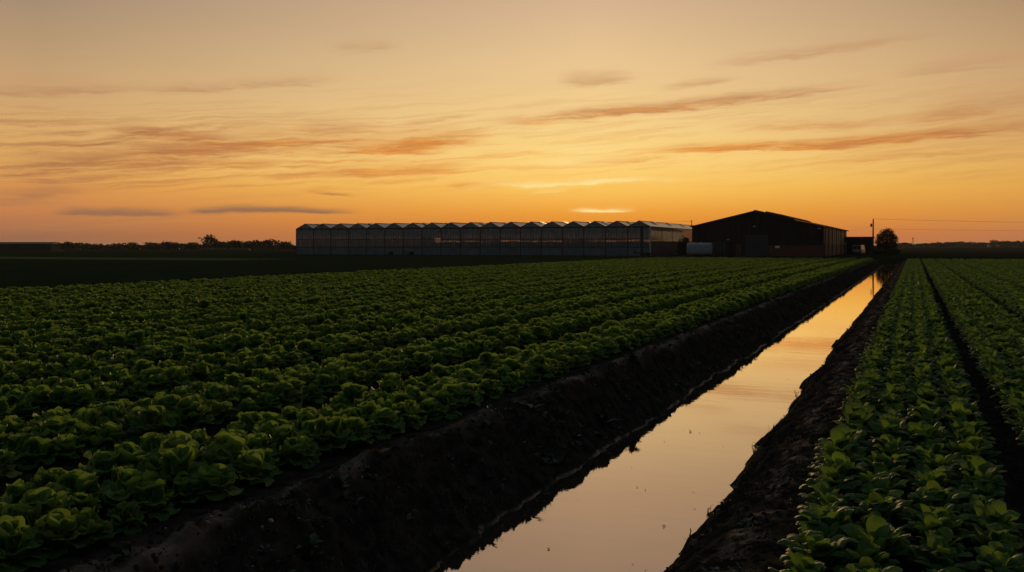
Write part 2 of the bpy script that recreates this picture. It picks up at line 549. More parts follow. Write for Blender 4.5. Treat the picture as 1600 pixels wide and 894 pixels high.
wv = [(-4.0, -28, WATER_Z), (-1.2, -28, WATER_Z), (-1.2, 136, WATER_Z), (-4.0, 136, WATER_Z)]
water = link('water', np_mesh('water', wv, [[0, 1, 2, 3]]), water_material())
tag(water, 'still ditch water mirroring the orange sunset sky', 'water', kind='structure')


# ------------------------------------------------------------------ crops
def leaf_material(name, dark_c, mid_c, lite_c, trans_c, rib):
    m, nt, out = material(name)
    at_ = nt.nodes.new('ShaderNodeAttribute'); at_.attribute_name = 'leaf'     # r: along, g: across, b: leaf random
    t, s, r = sep(at_.outputs['Vector'])
    oi = nt.nodes.new('ShaderNodeObjectInfo'); rnd = E(oi.outputs['Random'])
    co = objco()
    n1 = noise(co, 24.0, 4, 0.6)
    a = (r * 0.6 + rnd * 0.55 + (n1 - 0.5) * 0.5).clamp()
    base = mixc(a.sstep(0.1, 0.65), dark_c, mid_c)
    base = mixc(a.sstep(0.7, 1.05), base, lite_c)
    s2 = (s - 0.5).abs()
    ribm = s2.sstep(0.05, 0.0) * t.sstep(1.0, 0.3)
    veins = E.m('SINE', (t * 26.0) - s2 * 30.0).sstep(0.8, 1.0) * 0.28
    edge_ = (s2.sstep(.40, .5) + t.sstep(.90, 1.0)).clamp() * n1.sstep(.3, .6) * .45
    base = mixc(edge_, base, lite_c)
    old = r.sstep(0.93, 0.97) * rnd.sstep(0.2, 0.6) * (n1.sstep(0.35, 0.6) * 0.6 + 0.2)
    base = mixc(old, base, (0.20, 0.165, 0.045))
    base = mixc((ribm * rib + veins * rib * 0.5).clamp(), base, (0.16, 0.19, 0.075))
    nrm = bump(E.m('SINE', (t * 26.0) - s2 * 30.0) * 0.25 + n1 * 0.8 + ribm, 0.5, 0.006)
    p = principled(nt, base, n1 * 0.25 + 0.46, 0.0, 0.07, nrm)
    tr = nt.nodes.new('ShaderNodeBsdfTranslucent'); nt.links.new(nrm, tr.inputs['Normal'])
    tcol = mixc(a, trans_c, tuple(q * 1.35 for q in trans_c))
    nt.links.new(tcol, tr.inputs['Color'])
    ad = nt.nodes.new('ShaderNodeMixShader'); ad.inputs[0].default_value = 0.36
    nt.links.new(p.outputs[0], ad.inputs[1]); nt.links.new(tr.outputs[0], ad.inputs[2])
    nt.links.new(ad.outputs[0], out.inputs[0])
    return m


def plant_mesh(name, leaves, nu, nv, mat):
    """leaves: dicts with length, width, tilt0, tilt1 (deg from level at base and tip), yaw, base radius, cup, ruffle."""
    V, FC, AT = [], [], []
    off = 0
    for lf in leaves:
        u = np.sin(np.linspace(0, 1, nu) * PI / 2) ** 1.15; v = np.linspace(-1, 1, nv)
        # centre line
        ang = np.radians(lf['tilt0'] + (lf['tilt1'] - lf['tilt0']) * u ** lf.get('bend', 1.3))
        ds = lf['length'] * np.diff(u)
        rr = lf['r0'] + np.concatenate([[0], np.cumsum(np.cos(ang[:-1]) * ds)])
        zz = lf['z0'] + np.concatenate([[0], np.sin(ang[:-1]) * ds]).cumsum() if False else lf['z0'] + np.concatenate([[0], np.cumsum(np.sin(ang[:-1]) * ds)])
        um = lf.get('um', 0.62); st = lf.get('stalk', 0.25)
        bl = np.where(u < um, 0.5 - 0.5 * np.cos(PI * np.clip((u - lf.get('u0', 0.0)) / (um - lf.get('u0', 0.0)), 0, 1)),
                      np.sqrt(np.clip(1 - ((u - um) / (1.0 - um)) ** 2.5, 0, 1)))
        wd = lf['width'] * 0.5 * np.maximum(bl, st * (1 - u) ** 0.3 * (u < um))
        U, W = np.meshgrid(u, v, indexing='ij')
        half = wd[:, None] * W
        ph = lf['phase']
        edge = np.abs(W) ** 2
        k = lf['ruf_k']
        ruf = lf['ruf'] * edge * np.sin(k * U * PI * 2 + ph + 1.7 * W) + lf['ruf'] * 0.5 * edge * np.sin(2.3 * k * U * PI + 2.1 * ph)
        cup = lf['cup'] * (np.abs(W) ** 1.7) * wd[:, None]
        blist = lf.get('blister', 0.0) * np.sin(U * 9 + ph) * np.cos(W * 4 + ph * 2) * (1 - edge)
        n_off = cup + (ruf + blist) * np.minimum(1, wd[:, None] / (lf['width'] * 0.3))
        tang = half + 0.0
        # frame: radial dir e_r, up normal
        cr, sr = np.cos(ang)[:, None], np.sin(ang)[:, None]
        r_ = rr[:, None] - sr * n_off
        z_ = zz[:, None] + cr * n_off
        t_ = tang * (1 - 0.15 * np.abs(W) * abs(lf['cup']))
        t_ = t_ + lf.get('twist', 0.0) * U * lf['width'] * 0.3
        cy, sy = math.cos(lf['yaw']), math.sin(lf['yaw'])
        V.append(np.stack([r_ * cy - t_ * sy, r_ * sy + t_ * cy, z_], -1).reshape(-1, 3))
        ids = off + np.arange(nu * nv).reshape(nu, nv)
        FC.append(np.stack([ids[:-1, :-1], ids[1:, :-1], ids[1:, 1:], ids[:-1, 1:]], -1).reshape(-1, 4))
        AT.append(np.stack([U, W * 0.5 + 0.5, np.full_like(U, lf['rnd'])], -1).reshape(-1, 3))
        off += nu * nv
    me = np_mesh(name, np.concatenate(V), np.concatenate(FC), True)
    a = me.attributes.new('leaf', 'FLOAT_VECTOR', 'POINT')
    A_ = np.concatenate(AT).astype(np.float32)
    if len(me.vertices) == len(A_): a.data.foreach_set('vector', A_.ravel())
    me.materials.append(mat)
    return me


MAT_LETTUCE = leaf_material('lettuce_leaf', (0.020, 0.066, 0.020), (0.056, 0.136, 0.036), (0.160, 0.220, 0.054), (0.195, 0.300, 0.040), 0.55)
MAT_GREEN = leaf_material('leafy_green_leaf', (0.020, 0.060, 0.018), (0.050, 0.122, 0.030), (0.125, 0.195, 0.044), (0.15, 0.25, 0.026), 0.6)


def lettuce_mesh(i):
    rg = random.Random(100 + i)
    L = []
    def ring(n, ln, wd, t0, t1, r0, z0, cup, ruf, y0, bend=1.3):
        for k in range(n):
            L.append(dict(length=ln * rg.uniform(.85, 1.15), width=wd * rg.uniform(.85, 1.15), tilt0=t0 + rg.uniform(-8, 8),
                          tilt1=t1 + rg.uniform(-36, 36), yaw=y0 + 2 * PI * k / n + rg.uniform(-.22, .22), r0=r0, z0=z0,
                          cup=cup * rg.uniform(.4, 1.4), ruf=ruf * rg.uniform(.6, 1.4), ruf_k=rg.uniform(1.4, 3.2), phase=rg.uniform(0, 6.28),
                          rnd=rg.random(), blister=0.006, um=rg.uniform(.58, .7), stalk=.35, bend=bend, twist=rg.uniform(-.5, .5)))
    ring(7, .190, .165, 44, -40, .012, .01, .10, .018, rg.random() * 6)
    ring(7, .200, .165, 66, -4, .012, .02, .30, .018, rg.random() * 6)
    ring(7, .205, .160, 80, 44, .012, .03, .55, .015, rg.random() * 6, 1.8)
    ring(6, .195, .150, 90, 98, .018, .035, .70, .012, rg.random() * 6, 2.0)
    ring(4, .155, .130, 94, 150, .014, .04, .75, .010, rg.random() * 6, 1.8)
    return plant_mesh('lettuce_head', L, 10, 9, MAT_LETTUCE)


def green_mesh(i):
    rg = random.Random(300 + i)
    L = []
    def ring(n, ln, wd, t0, t1, cup, y0):
        for k in range(n):
            L.append(dict(length=ln * rg.uniform(.8, 1.2), width=wd * rg.uniform(.8, 1.2), tilt0=t0 + rg.uniform(-16, 16),
                          tilt1=t1 + rg.uniform(-40, 40), yaw=y0 + 2 * PI * k / n + rg.uniform(-.5, .5), r0=rg.uniform(.0, .03), z0=.005,
                          cup=cup * rg.uniform(.2, 1.5), ruf=.005 * rg.uniform(.4, 1.6), ruf_k=rg.uniform(.8, 1.5), phase=rg.uniform(0, 6.28),
                          rnd=rg.random(), blister=.004, um=rg.uniform(.64, .70), u0=.42, stalk=.17, bend=2.6, twist=rg.uniform(-.6, .6)))
    ring(7, .175, .104, 38, -52, -.25, rg.random() * 6)
    ring(8, .195, .106, 58, -52, -.30, rg.random() * 6)
    ring(7, .210, .104, 72, -42, -.28, rg.random() * 6)
    ring(6, .215, .096, 82, -20, -.10, rg.random() * 6)
    ring(4, .180, .076, 88, 30, .4, rg.random() * 6)
    return plant_mesh('leafy_green_plant', L, 11, 7, MAT_GREEN)


NV = 8
LET = [lettuce_mesh(i) for i in range(NV)]
GRN = [green_mesh(i) for i in range(NV)]


def crop_points(row0, step, sgn, rows, pitch, beds, gap, jit, seed, base_s):
    rg = np.random.default_rng(seed)
    P = []
    for b in range(beds):
        for r in range(rows):
            X = row0 + sgn * (pitch * b + step * r)
            yy = np.arange(2.2, Y_END, gap) + rg.uniform(-.15, .15)
            n = len(yy)
            px = X + rg.normal(0, jit, n); py = yy + rg.normal(0, jit * 1.3, n)
            sc = base_s * np.clip(rg.normal(1, .14, n), .6, 1.3) * (1 + .10 * fbm(px * .3, py * .3, seed, 2))
            for k in range(n):
                P.append((px[k], py[k], b, r, sc[k], rg.uniform(0, 2 * PI), rg.integers(0, NV), rg.uniform(-.14, .14), rg.uniform(-.14, .14), rg.random()))
    P = np.array(P)
    d = depth(P[:, 0], P[:, 1]); l = P[:, 0] * CT + P[:, 1] * ST
    keep = (d > 3.6) & (np.abs(l) < 0.514 * d + 2.2) & (P[:, 9] > 0.018)      # a few plants missing
    return P[keep]


ORD = ['first', 'second', 'third', 'fourth', 'fifth', 'sixth', 'seventh', 'eighth', 'ninth', 'tenth', 'eleventh', 'twelfth', 'thirteenth',
       'fourteenth', 'fifteenth', 'sixteenth', 'seventeenth', 'eighteenth', 'nineteenth']
TENS = {2: 'twenty', 3: 'thirty', 4: 'forty', 5: 'fifty', 6: 'sixty', 7: 'seventy', 8: 'eighty'}
TENTH = {2: 'twentieth', 3: 'thirtieth', 4: 'fortieth', 5: 'fiftieth', 6: 'sixtieth', 7: 'seventieth', 8: 'eightieth'}


def ordinal(n):
    if n < 20: return ORD[n - 1]
    t, u = divmod(n, 10)
    return TENTH[t] if u == 0 else TENS[t] + '-' + ORD[u - 1]


def place_crop(P, meshes, name, cat, group, label_fn, stuff_name, stuff_label, size):
    px, py = px_of(P[:, 0], P[:, 1], 0.15)
    _, pyb = px_of(P[:, 0], P[:, 1], 0.22)
    half = F_PX * 0.16 / depth(P[:, 0], P[:, 1])
    inview = (px > -half * .4) & (px < 1600 + half * .4) & (pyb < 890)
    d = np.hypot(P[:, 0], P[:, 1])
    order = np.argsort(np.where(inview, d, 1e9))[:300]
    chosen = np.zeros(len(P), bool); chosen[order] = True
    # counting position along each row, from the first plant inside the frame
    protos = {}
    rows = {}
    for i in np.argsort(P[:, 1]):
        if inview[i]:
            rows.setdefault((int(P[i, 2]), int(P[i, 3])), []).append(i)
    GZp = ground_z(P[:, 0], P[:, 1])
    for (b, r), ids in sorted(rows.items()):
        for k, i in enumerate(ids):
            if not chosen[i]: continue
            v = int(P[i, 6])
            if v not in protos:
                o = bpy.data.objects.new(name, meshes[v]); protos[v] = o
            else:
                o = protos[v].copy()
            COL.objects.link(o)
            o.location = (P[i, 0], P[i, 1], GZp[i] - 0.01)
            o.rotation_euler = (P[i, 7], P[i, 8], P[i, 5])
            o.scale = (P[i, 4],) * 3
            tag(o, label_fn(b, r, k + 1), cat, group)
    # everything farther off: one mass
    Q = P[~chosen]; qz = GZp[~chosen]
    me = bpy.data.meshes.new(stuff_name)
    me.vertices.add(len(Q))
    me.vertices.foreach_set('co', np.stack([Q[:, 0], Q[:, 1], qz - 0.01], -1).astype(np.float32).ravel())
    a = me.attributes.new('rot', 'FLOAT_VECTOR', 'POINT'); a.data.foreach_set('vector', np.stack([Q[:, 7], Q[:, 8], Q[:, 5]], -1).astype(np.float32).ravel())
    a = me.attributes.new('scl', 'FLOAT', 'POINT'); a.data.foreach_set('value', Q[:, 4].astype(np.float32))
    a = me.attributes.new('vid', 'INT', 'POINT'); a.data.foreach_set('value', Q[:, 6].astype(np.int32))
    o = bpy.data.objects.new(stuff_name, me); COL.objects.link(o)
    tag(o, stuff_label, cat, kind='stuff')
    ng = bpy.data.node_groups.new(stuff_name, 'GeometryNodeTree')
    ng.interface.new_socket('Geometry', in_out='INPUT', socket_type='NodeSocketGeometry')
    ng.interface.new_socket('Geometry', in_out='OUTPUT', socket_type='NodeSocketGeometry')
    gi = ng.nodes.new('NodeGroupInput'); go = ng.nodes.new('NodeGroupOutput')
    iop = ng.nodes.new('GeometryNodeInstanceOnPoints'); iop.inputs['Pick Instance'].default_value = True
    jn = ng.nodes.new('GeometryNodeJoinGeometry')
    for v in sorted(protos):
        oi = ng.nodes.new('GeometryNodeObjectInfo'); oi.inputs['Object'].default_value = protos[v]
        oi.inputs['As Instance'].default_value = True
        ng.links.new(oi.outputs['Geometry'], jn.inputs[0])
    def attr(nm, ty):
        n = ng.nodes.new('GeometryNodeInputNamedAttribute'); n.data_type = ty; n.inputs[0].default_value = nm
        return n.outputs[0]
    e2r = ng.nodes.new('FunctionNodeEulerToRotation')
    ng.links.new(attr('rot', 'FLOAT_VECTOR'), e2r.inputs[0])
    ng.links.new(gi.outputs[0], iop.inputs['Points']); ng.links.new(jn.outputs[0], iop.inputs['Instance'])
    ng.links.new(attr('vid', 'INT'), iop.inputs['Instance Index'])
    ng.links.new(e2r.outputs[0], iop.inputs['Rotation']); ng.links.new(attr('scl', 'FLOAT'), iop.inputs['Scale'])
    ng.links.new(iop.outputs[0], go.inputs[0])
    md = o.modifiers.new('crop', 'NODES'); md.node_group = ng
    return o


L_BEDN = ['ditchside bed', 'second bed inland', 'third bed inland', 'fourth bed inland', 'fifth bed inland']
L_ROWN = ['outer row', 'second row', 'third row', 'inner row']
R_BEDN = ['bankside bed', 'second bed', 'third bed', 'fourth bed']
R_ROWN = ['first row', 'second row', 'third row', 'fourth row']
PL = crop_points(L_ROW0, L_STEP, -1, 4, L_PITCH, L_BEDS, 0.31, 0.04, 5, 1.03)
PR = crop_points(R_ROW0, R_STEP, 1, 4, R_PITCH, R_BEDS, 0.26, 0.02, 6, 1.07)
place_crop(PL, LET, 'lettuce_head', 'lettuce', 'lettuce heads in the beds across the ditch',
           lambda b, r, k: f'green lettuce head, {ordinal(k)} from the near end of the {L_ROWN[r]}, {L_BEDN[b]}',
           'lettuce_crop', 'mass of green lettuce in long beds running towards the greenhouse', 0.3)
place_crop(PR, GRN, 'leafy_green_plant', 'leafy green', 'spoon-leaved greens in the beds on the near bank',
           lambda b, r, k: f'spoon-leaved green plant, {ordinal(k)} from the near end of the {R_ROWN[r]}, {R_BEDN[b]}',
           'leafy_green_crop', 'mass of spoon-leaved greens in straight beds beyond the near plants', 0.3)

# ------------------------------------------------------------------ bank details
MAT_GRASS = plain('bank_grass_blade', (0.024, 0.028, 0.012), 0.6, var=0.6, scale=9)
MAT_CLOD = plain('soil_clod', (0.030, 0.025, 0.021), 0.95, var=0.5, scale=20, spec=0.0)
MAT_STONE = plain('pale_stone', (0.22, 0.19, 0.16), 0.85, var=0.4, scale=25)


def grass_mesh(name, roots, h, seed, lean=0.6, wdt=0.004):
    rg = np.random.default_rng(seed)
    n = len(roots)
    hh = h * rg.uniform(.4, 1.3, n); yaw = rg.uniform(0, 2 * PI, n); ln = lean * rg.uniform(.1, 1.2, n)
    w = wdt * rg.uniform(.6, 1.5, n)
    dx, dy = np.cos(yaw), np.sin(yaw)
    V = np.zeros((n, 5, 3))
    for j, (f, ww) in enumerate(((0, 1), (0, -1), (.6, .7), (.6, -.7), (1, 0))):
        V[:, j, 0] = roots[:, 0] + dx * ln * hh * f ** 2 - dy * w * ww
        V[:, j, 1] = roots[:, 1] + dy * ln * hh * f ** 2 + dx * w * ww
        V[:, j, 2] = roots[:, 2] + hh * (f - .35 * ln * f ** 2)
    base = (np.arange(n) * 5)[:, None]
    T = np.concatenate([base + np.array([[0, 1, 2]]), base + np.array([[1, 3, 2]]), base + np.array([[2, 3, 4]])])
    return np_mesh(name, V.reshape(-1, 3), T)


def tuft_roots(n_clump, per, xs, y0, y1, spread, seed):
    rg = np.random.default_rng(seed)
    cx = rg.uniform(xs[0], xs[1], n_clump); cy = y0 * (y1 / y0) ** rg.uniform(0, 1, n_clump)
    k = rg.integers(int(per * .3), int(per * 1.6) + 1, n_clump)
    X = np.repeat(cx, k) + rg.normal(0, spread, k.sum()); Y = np.repeat(cy, k) + rg.normal(0, spread, k.sum())
    return np.stack([X, Y, ground_z(X, Y) - .01], -1)


gr = np.concatenate([tuft_roots(170, 22, (-4.2, -3.6), 4, 125, .05, 1), tuft_roots(60, 14, (-3.72, -3.55), 5, 60, .03, 2),
                     tuft_roots(70, 12, (-1.72, -1.45), 4.5, 90, .03, 3), tuft_roots(60, 14, (-1.4, -.8), 4, 120, .05, 4)])
o = link('bank_grass', grass_mesh('bank_grass', gr, 0.075, 5, 1.1), MAT_GRASS)
tag(o, 'sparse dark grass tufts growing on both ditch banks', 'grass', kind='stuff')


def pebble_mesh(name, pts, rad, seed):
    rg = np.random.default_rng(seed)
    bm = bmesh.new(); bmesh.ops.create_icosphere(bm, subdivisions=1, radius=1.0)
    bv = np.array([v.co[:] for v in bm.verts]); bf = np.array([[v.index for v in f.verts] for f in bm.faces]); bm.free()
    n = len(pts); k = len(bv)
    V = bv[None] * (1 + rg.uniform(-.28, .28, (n, k, 1))) * (rad * rg.lognormal(0, .45, n))[:, None, None] * rg.uniform(.6, 1.2, (n, 1, 3))
    V = V + pts[:, None, :]
    Fc = (bf[None] + (np.arange(n) * k)[:, None, None]).reshape(-1, 3)
    return np_mesh(name, V.reshape(-1, 3), Fc)


rg = np.random.default_rng(77)
n = 5200
Xc = np.where(rg.random(n) < .5, rg.uniform(-4.5, -3.6, n), rg.uniform(-1.68, -.6, n))
Xc = np.where(rg.random(n) < .12, 0.83 + rg.normal(0, .13, n), Xc)
Yc = 3.6 * (70 / 3.6) ** rg.random(n)
o = link('soil_clods', pebble_mesh('soil_clods', np.stack([Xc, Yc, ground_z(Xc, Yc)], -1), 0.013, 78), MAT_CLOD)
tag(o, 'loose dark soil clods scattered over the ditch banks', 'soil', kind='stuff')
n = 70
Xc = np.where(rg.random(n) < .75, rg.uniform(-4.45, -3.8, n), rg.uniform(-1.4, -.7, n)); Yc = 4.6 * (25 / 4.6) ** rg.random(n)
o = link('pale_grit', pebble_mesh('pale_grit', np.stack([Xc, Yc, ground_z(Xc, Yc) + .004], -1), 0.0075, 79), MAT_STONE)
tag(o, 'small pale bits of grit on the dark soil', 'gravel', kind='stuff')

def rosette_mesh(name, roots, size, seed):
    rg = np.random.default_rng(seed)
    n = len(roots); k = 7
    yaw = rg.uniform(0, 2 * PI, (n, k)); el = rg.uniform(.15, 1.0, (n, k)); ll = (size * rg.lognormal(0, .4, n))[:, None] * rg.uniform(.6, 1.2, (n, k))
    d = np.stack([np.cos(yaw) * np.cos(el), np.sin(yaw) * np.cos(el), np.sin(el)], -1)
    sd = np.stack([-np.sin(yaw), np.cos(yaw), np.zeros_like(yaw)], -1)
    p = roots[:, None, :]
    V = np.stack([p + 0 * d, p + d * (ll * .55)[..., None] + sd * (ll * .24)[..., None],
                  p + d * ll[..., None] - np.array([0, 0, 1.0]) * (ll * .18)[..., None], p + d * (ll * .55)[..., None] - sd * (ll * .24)[..., None]], 2)
    m = n * k
    return np_mesh(name, V.reshape(-1, 3), np.arange(m * 4).reshape(m, 4))


wr = np.concatenate([tuft_roots(120, 7, (-4.2, -3.62), 4.4, 110, .09, 21), tuft_roots(46, 5, (-1.6, -.75), 4.2, 90, .08, 22)])
o = link('bank_weeds', rosette_mesh('bank_weeds', wr, .055, 23), plain('bank_weed_leaf', (0.030, 0.040, 0.014), 0.6, var=0.6, scale=9))
tag(o, 'low dark broad-leaved weeds scattered over the ditch banks', 'weeds', kind='stuff')
rg = np.random.default_rng(91)
n = 46
fl = np.stack([rg.uniform(-3.3, -1.9, n), 7 * (60 / 7) ** rg.random(n), np.full(n, WATER_Z + .003)], -1)
o = link('floating_litter', rosette_mesh('floating_litter', np.repeat(fl, 1, 0), .012, 92), MAT_CLOD)
tag(o, 'tiny dark bits of leaf litter floating on the ditch water', 'litter', kind='stuff')

# weeds rooted along the water's edge
MAT_WEED = plain('weed_leaf', (0.035, 0.042, 0.016), 0.6, var=0.5, scale=30)


def weed_mesh(i):
    rg = random.Random(900 + i); mb = MB()
    V, Fc = [], []
    for s in range(5):
        yaw = rg.uniform(0, 2 * PI); h = rg.uniform(.06, .13)
        p0 = Vector((0, 0, -.02)); p1 = Vector((math.cos(yaw) * h * .35, math.sin(yaw) * h * .35, h))
        mb.tube([p0, (p0 + p1) / 2 + Vector((0, 0, .01)), p1], [.003, .0025, .0015], 5)
        for q in range(3):
            c = p0.lerp(p1, .5 + .25 * q); a = yaw + q * 2.1; ll = rg.uniform(.02, .035)
            d = Vector((math.cos(a), math.sin(a), .45)).normalized(); sd = d.cross(Vector((0, 0, 1))).normalized() * ll * .32
            vs = [mb.bm.verts.new(p) for p in (c, c + d * ll * .5 + sd, c + d * ll + Vector((0, 0, -.006)), c + d * ll * .5 - sd)]
            mb.bm.faces.new(vs)
    return mb


for i, (wx, wy, lab) in enumerate([(1172, 724, 'small weed seedling leaning out over the water at the bank edge'),
                                   (1103, 812, 'low two-leaved weed at the water edge beside the twig'),
                                   (1240, 636, 'little weed sprig on the bank edge below the glowing cloud reflection'),
                                   (1331, 530, 'tiny weed on the far stretch of the bank edge')]):
    dyp = wy - 383; d = F_PX * (CAM_Z - WATER_Z - .03) / dyp
    X, Y = at(wx, d)
    w_ = weed_mesh(i).build('weed_seedling', MAT_WEED)
    zz = float(ground_z(np.array([X + .04]), np.array([Y]))[0])
    w_.location = (X + .04, Y, max(zz, WATER_Z - .02)); w_.scale = (1.2,) * 3
    tag(w_, lab, 'weed', 'weeds along the water edge')
d = F_PX * (CAM_Z - WATER_Z) / (838 - 383); X, Y = at(1077, d)
tw = MB().tube([(0, 0, -.12), (.004, 0, .0), (.012, .004, .045), (.006, .01, .07)], [.006, .006, .005, .003], 6)
tw.tube([(.008, .002, .03), (.02, .006, .055)], [.003, .002], 5)
tw = tw.build('twig', MAT_CLOD); tw.location = (X, Y, WATER_Z)
tag(tw, 'short dark twig poking upright out of the ditch water', 'twig')

# ------------------------------------------------------------------ greenhouse
MAT_STEEL = plain('galvanised_steel', (0.10, 0.10, 0.105), 0.5, 0.4, var=0.3, scale=2)
MAT_DARKSTEEL = plain('dark_steel', (0.035, 0.035, 0.037), 0.85, 0.0, var=0.3, scale=2)
MAT_PALE = plain('pale_aluminium', (0.42, 0.42, 0.42), 0.4, 0.4, var=0.2, scale=2)


def glass_material(name, clear, haze_c, haze, ior=1.5, tint=(0.85, 0.86, 0.88), rough=0.06, streak=0.0, through=0.72):
    m, nt, out = material(name)
    x, y, z = sep(objco())
    tr = nt.nodes.new('ShaderNodeBsdfTransparent'); tr.inputs[0].default_value = (*[c * clear for c in tint], 1)
    df = nt.nodes.new('ShaderNodeBsdfDiffuse'); tl = nt.nodes.new('ShaderNodeBsdfTranslucent')
    n1 = noise(vec(x * 2.2, y * 2.2, z * 0.25), 1.0, 4, 0.6)
    hz = mixc(n1.sstep(.3, .7), tuple(c * .75 for c in haze_c), tuple(min(1, c * 1.2) for c in haze_c))
    nt.links.new(hz, df.inputs[0]); nt.links.new(hz, tl.inputs[0])
    dt = nt.nodes.new('ShaderNodeMixShader'); dt.inputs[0].default_value = through
    nt.links.new(df.outputs[0], dt.inputs[1]); nt.links.new(tl.outputs[0], dt.inputs[2])
    a = nt.nodes.new('ShaderNodeMixShader')
    nt.links.new((n1 * streak + (haze - streak * .5)).clamp().s, a.inputs[0])
    nt.links.new(tr.outputs[0], a.inputs[1]); nt.links.new(dt.outputs[0], a.inputs[2])
    gl = nt.nodes.new('ShaderNodeBsdfGlossy'); gl.inputs['Roughness'].default_value = rough
    fr = nt.nodes.new('ShaderNodeFresnel'); fr.inputs['IOR'].default_value = ior
    b = nt.nodes.new('ShaderNodeMixShader')
    nt.links.new(fr.outputs[0], b.inputs[0]); nt.links.new(a.outputs[0], b.inputs[1]); nt.links.new(gl.outputs[0], b.inputs[2])
    nt.links.new(b.outputs[0], out.inputs[0])
    return m


MAT_GLASS = glass_material('limewashed_glass', 1.14, (0.90, 0.83, 0.76), 0.32, streak=0.34, through=0.55)
MAT_GLASSMID = glass_material('thick_limewashed_glass', 1.10, (0.92, 0.85, 0.78), 0.50, streak=0.3, through=0.85)
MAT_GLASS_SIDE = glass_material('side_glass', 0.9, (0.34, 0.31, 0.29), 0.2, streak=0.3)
MAT_ROOFGLASS = glass_material('roof_glass', 1.05, (0.70, 0.66, 0.65), 0.18, streak=0.2, rough=0.28, ior=1.75)
MAT_BACKGLASS = glass_material('back_glass', 1.16, (0.8, 0.78, 0.76), 0.08, streak=0.16)
MAT_BASE = plain('plinth_sheet', (0.095, 0.125, 0.140), 0.6, var=0.3, scale=0.7)
MAT_SCREEN, nt, out = material('shade_screen')
_x, _y, _z = sep(objco())
_n = noise(vec(_x * 1.4, _y, _z * .2), 1.0, 4, .6)
_c = mixc(_n.sstep(.3, .7), (.46, .44, .42), (.66, .62, .58))
_a = nt.nodes.new('ShaderNodeBsdfDiffuse'); _b = nt.nodes.new('ShaderNodeBsdfTranslucent'); _m = nt.nodes.new('ShaderNodeMixShader')
_m.inputs[0].default_value = .85
nt.links.new(_c, _a.inputs[0]); nt.links.new(_c, _b.inputs[0])
_t = nt.nodes.new('ShaderNodeBsdfTransparent'); _w = nt.nodes.new('ShaderNodeMixShader'); _w.inputs[0].default_value = .76
nt.links.new(_a.outputs[0], _m.inputs[1]); nt.links.new(_b.outputs[0], _m.inputs[2])
nt.links.new(_t.outputs[0], _w.inputs[1]); nt.links.new(_m.outputs[0], _w.inputs[2]); nt.links.new(_w.outputs[0], out.inputs[0])
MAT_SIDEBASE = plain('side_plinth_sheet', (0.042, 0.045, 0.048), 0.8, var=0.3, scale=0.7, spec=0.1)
MAT_CROPIN = plain('indoor_crop', (0.018, 0.028, 0.010), 0.7, var=0.6, scale=2)

GX0, GX1, GY0, GLEN, NB = -113.8, -42.0, 167.5, 62.0, 18
BAY = (GX1 - GX0) / NB
GH, GA = 5.05, 6.0
gh = empty('greenhouse', ((GX0 + GX1) / 2, GY0, 0), 0, 'long pale multi-span glass greenhouse with eighteen small gables beside the dark shed', 'greenhouse')
gcx = (GX0 + GX1) / 2
W2 = (GX1 - GX0) / 2


def gpart(mb, name, mat, smooth=False):
    return mb.build(name, mat, gh, smooth)


for k in range(NB + 1):                                     # front posts
    x = -W2 + k * BAY
    gpart(MB().box(x - .09, x + .09, -.06, .12, 0, GH), 'post', MAT_DARKSTEEL)
gpart(MB().box(-W2, W2, -.02, .02, 0.0, 1.42), 'base_panel', MAT_BASE)
gpart(MB().box(-W2, W2, -.012, .012, 2.95, GH), 'front_glazing', MAT_GLASS)
gpart(MB().box(-W2, W2, -.012, .012, 1.50, 2.947), 'front_glazing', MAT_GLASSMID)
mb = MB()
for z, hh in ((1.46, .06), (2.95, .05), (4.98, .13)): mb.box(-W2, W2, -.035, .05, z - hh, z + hh)
gpart(mb, 'rail', MAT_DARKSTEEL)
mb = MB()
for k in range(NB):
    for j in range(1, 8):
        x = -W2 + k * BAY + j * BAY / 8
        mb.box(x - .022, x + .022, -.03, .03, 1.42, GH)
gpart(mb, 'glazing_bar', MAT_DARKSTEEL)
for k in range(NB):
    x0 = -W2 + k * BAY; xm = x0 + BAY / 2; x1 = x0 + BAY
    mb = MB(); bm = mb.bm
    v = [bm.verts.new(p) for p in ((x0, 0, GH + .02), (x1, 0, GH + .02), (xm, 0, GA))]; bm.faces.new(v)
    gpart(mb, 'gable', MAT_GLASS)
    mb = MB()
    mb.poly_prism([(x0 + .03, GH + .03), (xm, GA + .02), (xm, GA - .02), (x0 + .08, GH + .01)], 'y', 0, GLEN)
    mb.poly_prism([(x1 - .03, GH + .03), (xm + .002, GA + .02), (xm + .002, GA - .02), (x1 - .08, GH + .01)], 'y', 0, GLEN)
    rf = gpart(mb, 'roof_bay', MAT_ROOFGLASS)
    mb = MB()
    mb.tube([(x0, -.03, GH + .03), (xm, -.03, GA + .04)], .045, 4); mb.tube([(xm, -.032, GA + .04), (x1, -.032, GH + .03)], .045, 4)
    mb.box(xm - .05, xm + .05, 0, GLEN, GA + .02, GA + .08)
    mb.build('ridge_bar', MAT_DARKSTEEL, rf)
    mb = MB()
    for y in np.arange(4 + (k % 3) * 2, GLEN, 12):
        mb.poly_prism([(xm + .06, GA + .10), (xm + 1.0, GA - .28), (xm + 1.0, GA - .24), (xm + .06, GA + .15)], 'y', y, y + 2.2)
    mb.build('roof_vent', MAT_ROOFGLASS, rf)
for k in range(NB + 1):
    x = -W2 + k * BAY
    gpart(MB().box(x - .08, x + .08, -.05, GLEN, GH - .07, GH + .03), 'gutter', MAT_DARKSTEEL)
gpart(MB().box(W2 - .012, W2 + .012, .14, GLEN, 2.6, GH - .1), 'side_glazing', MAT_GLASS_SIDE)
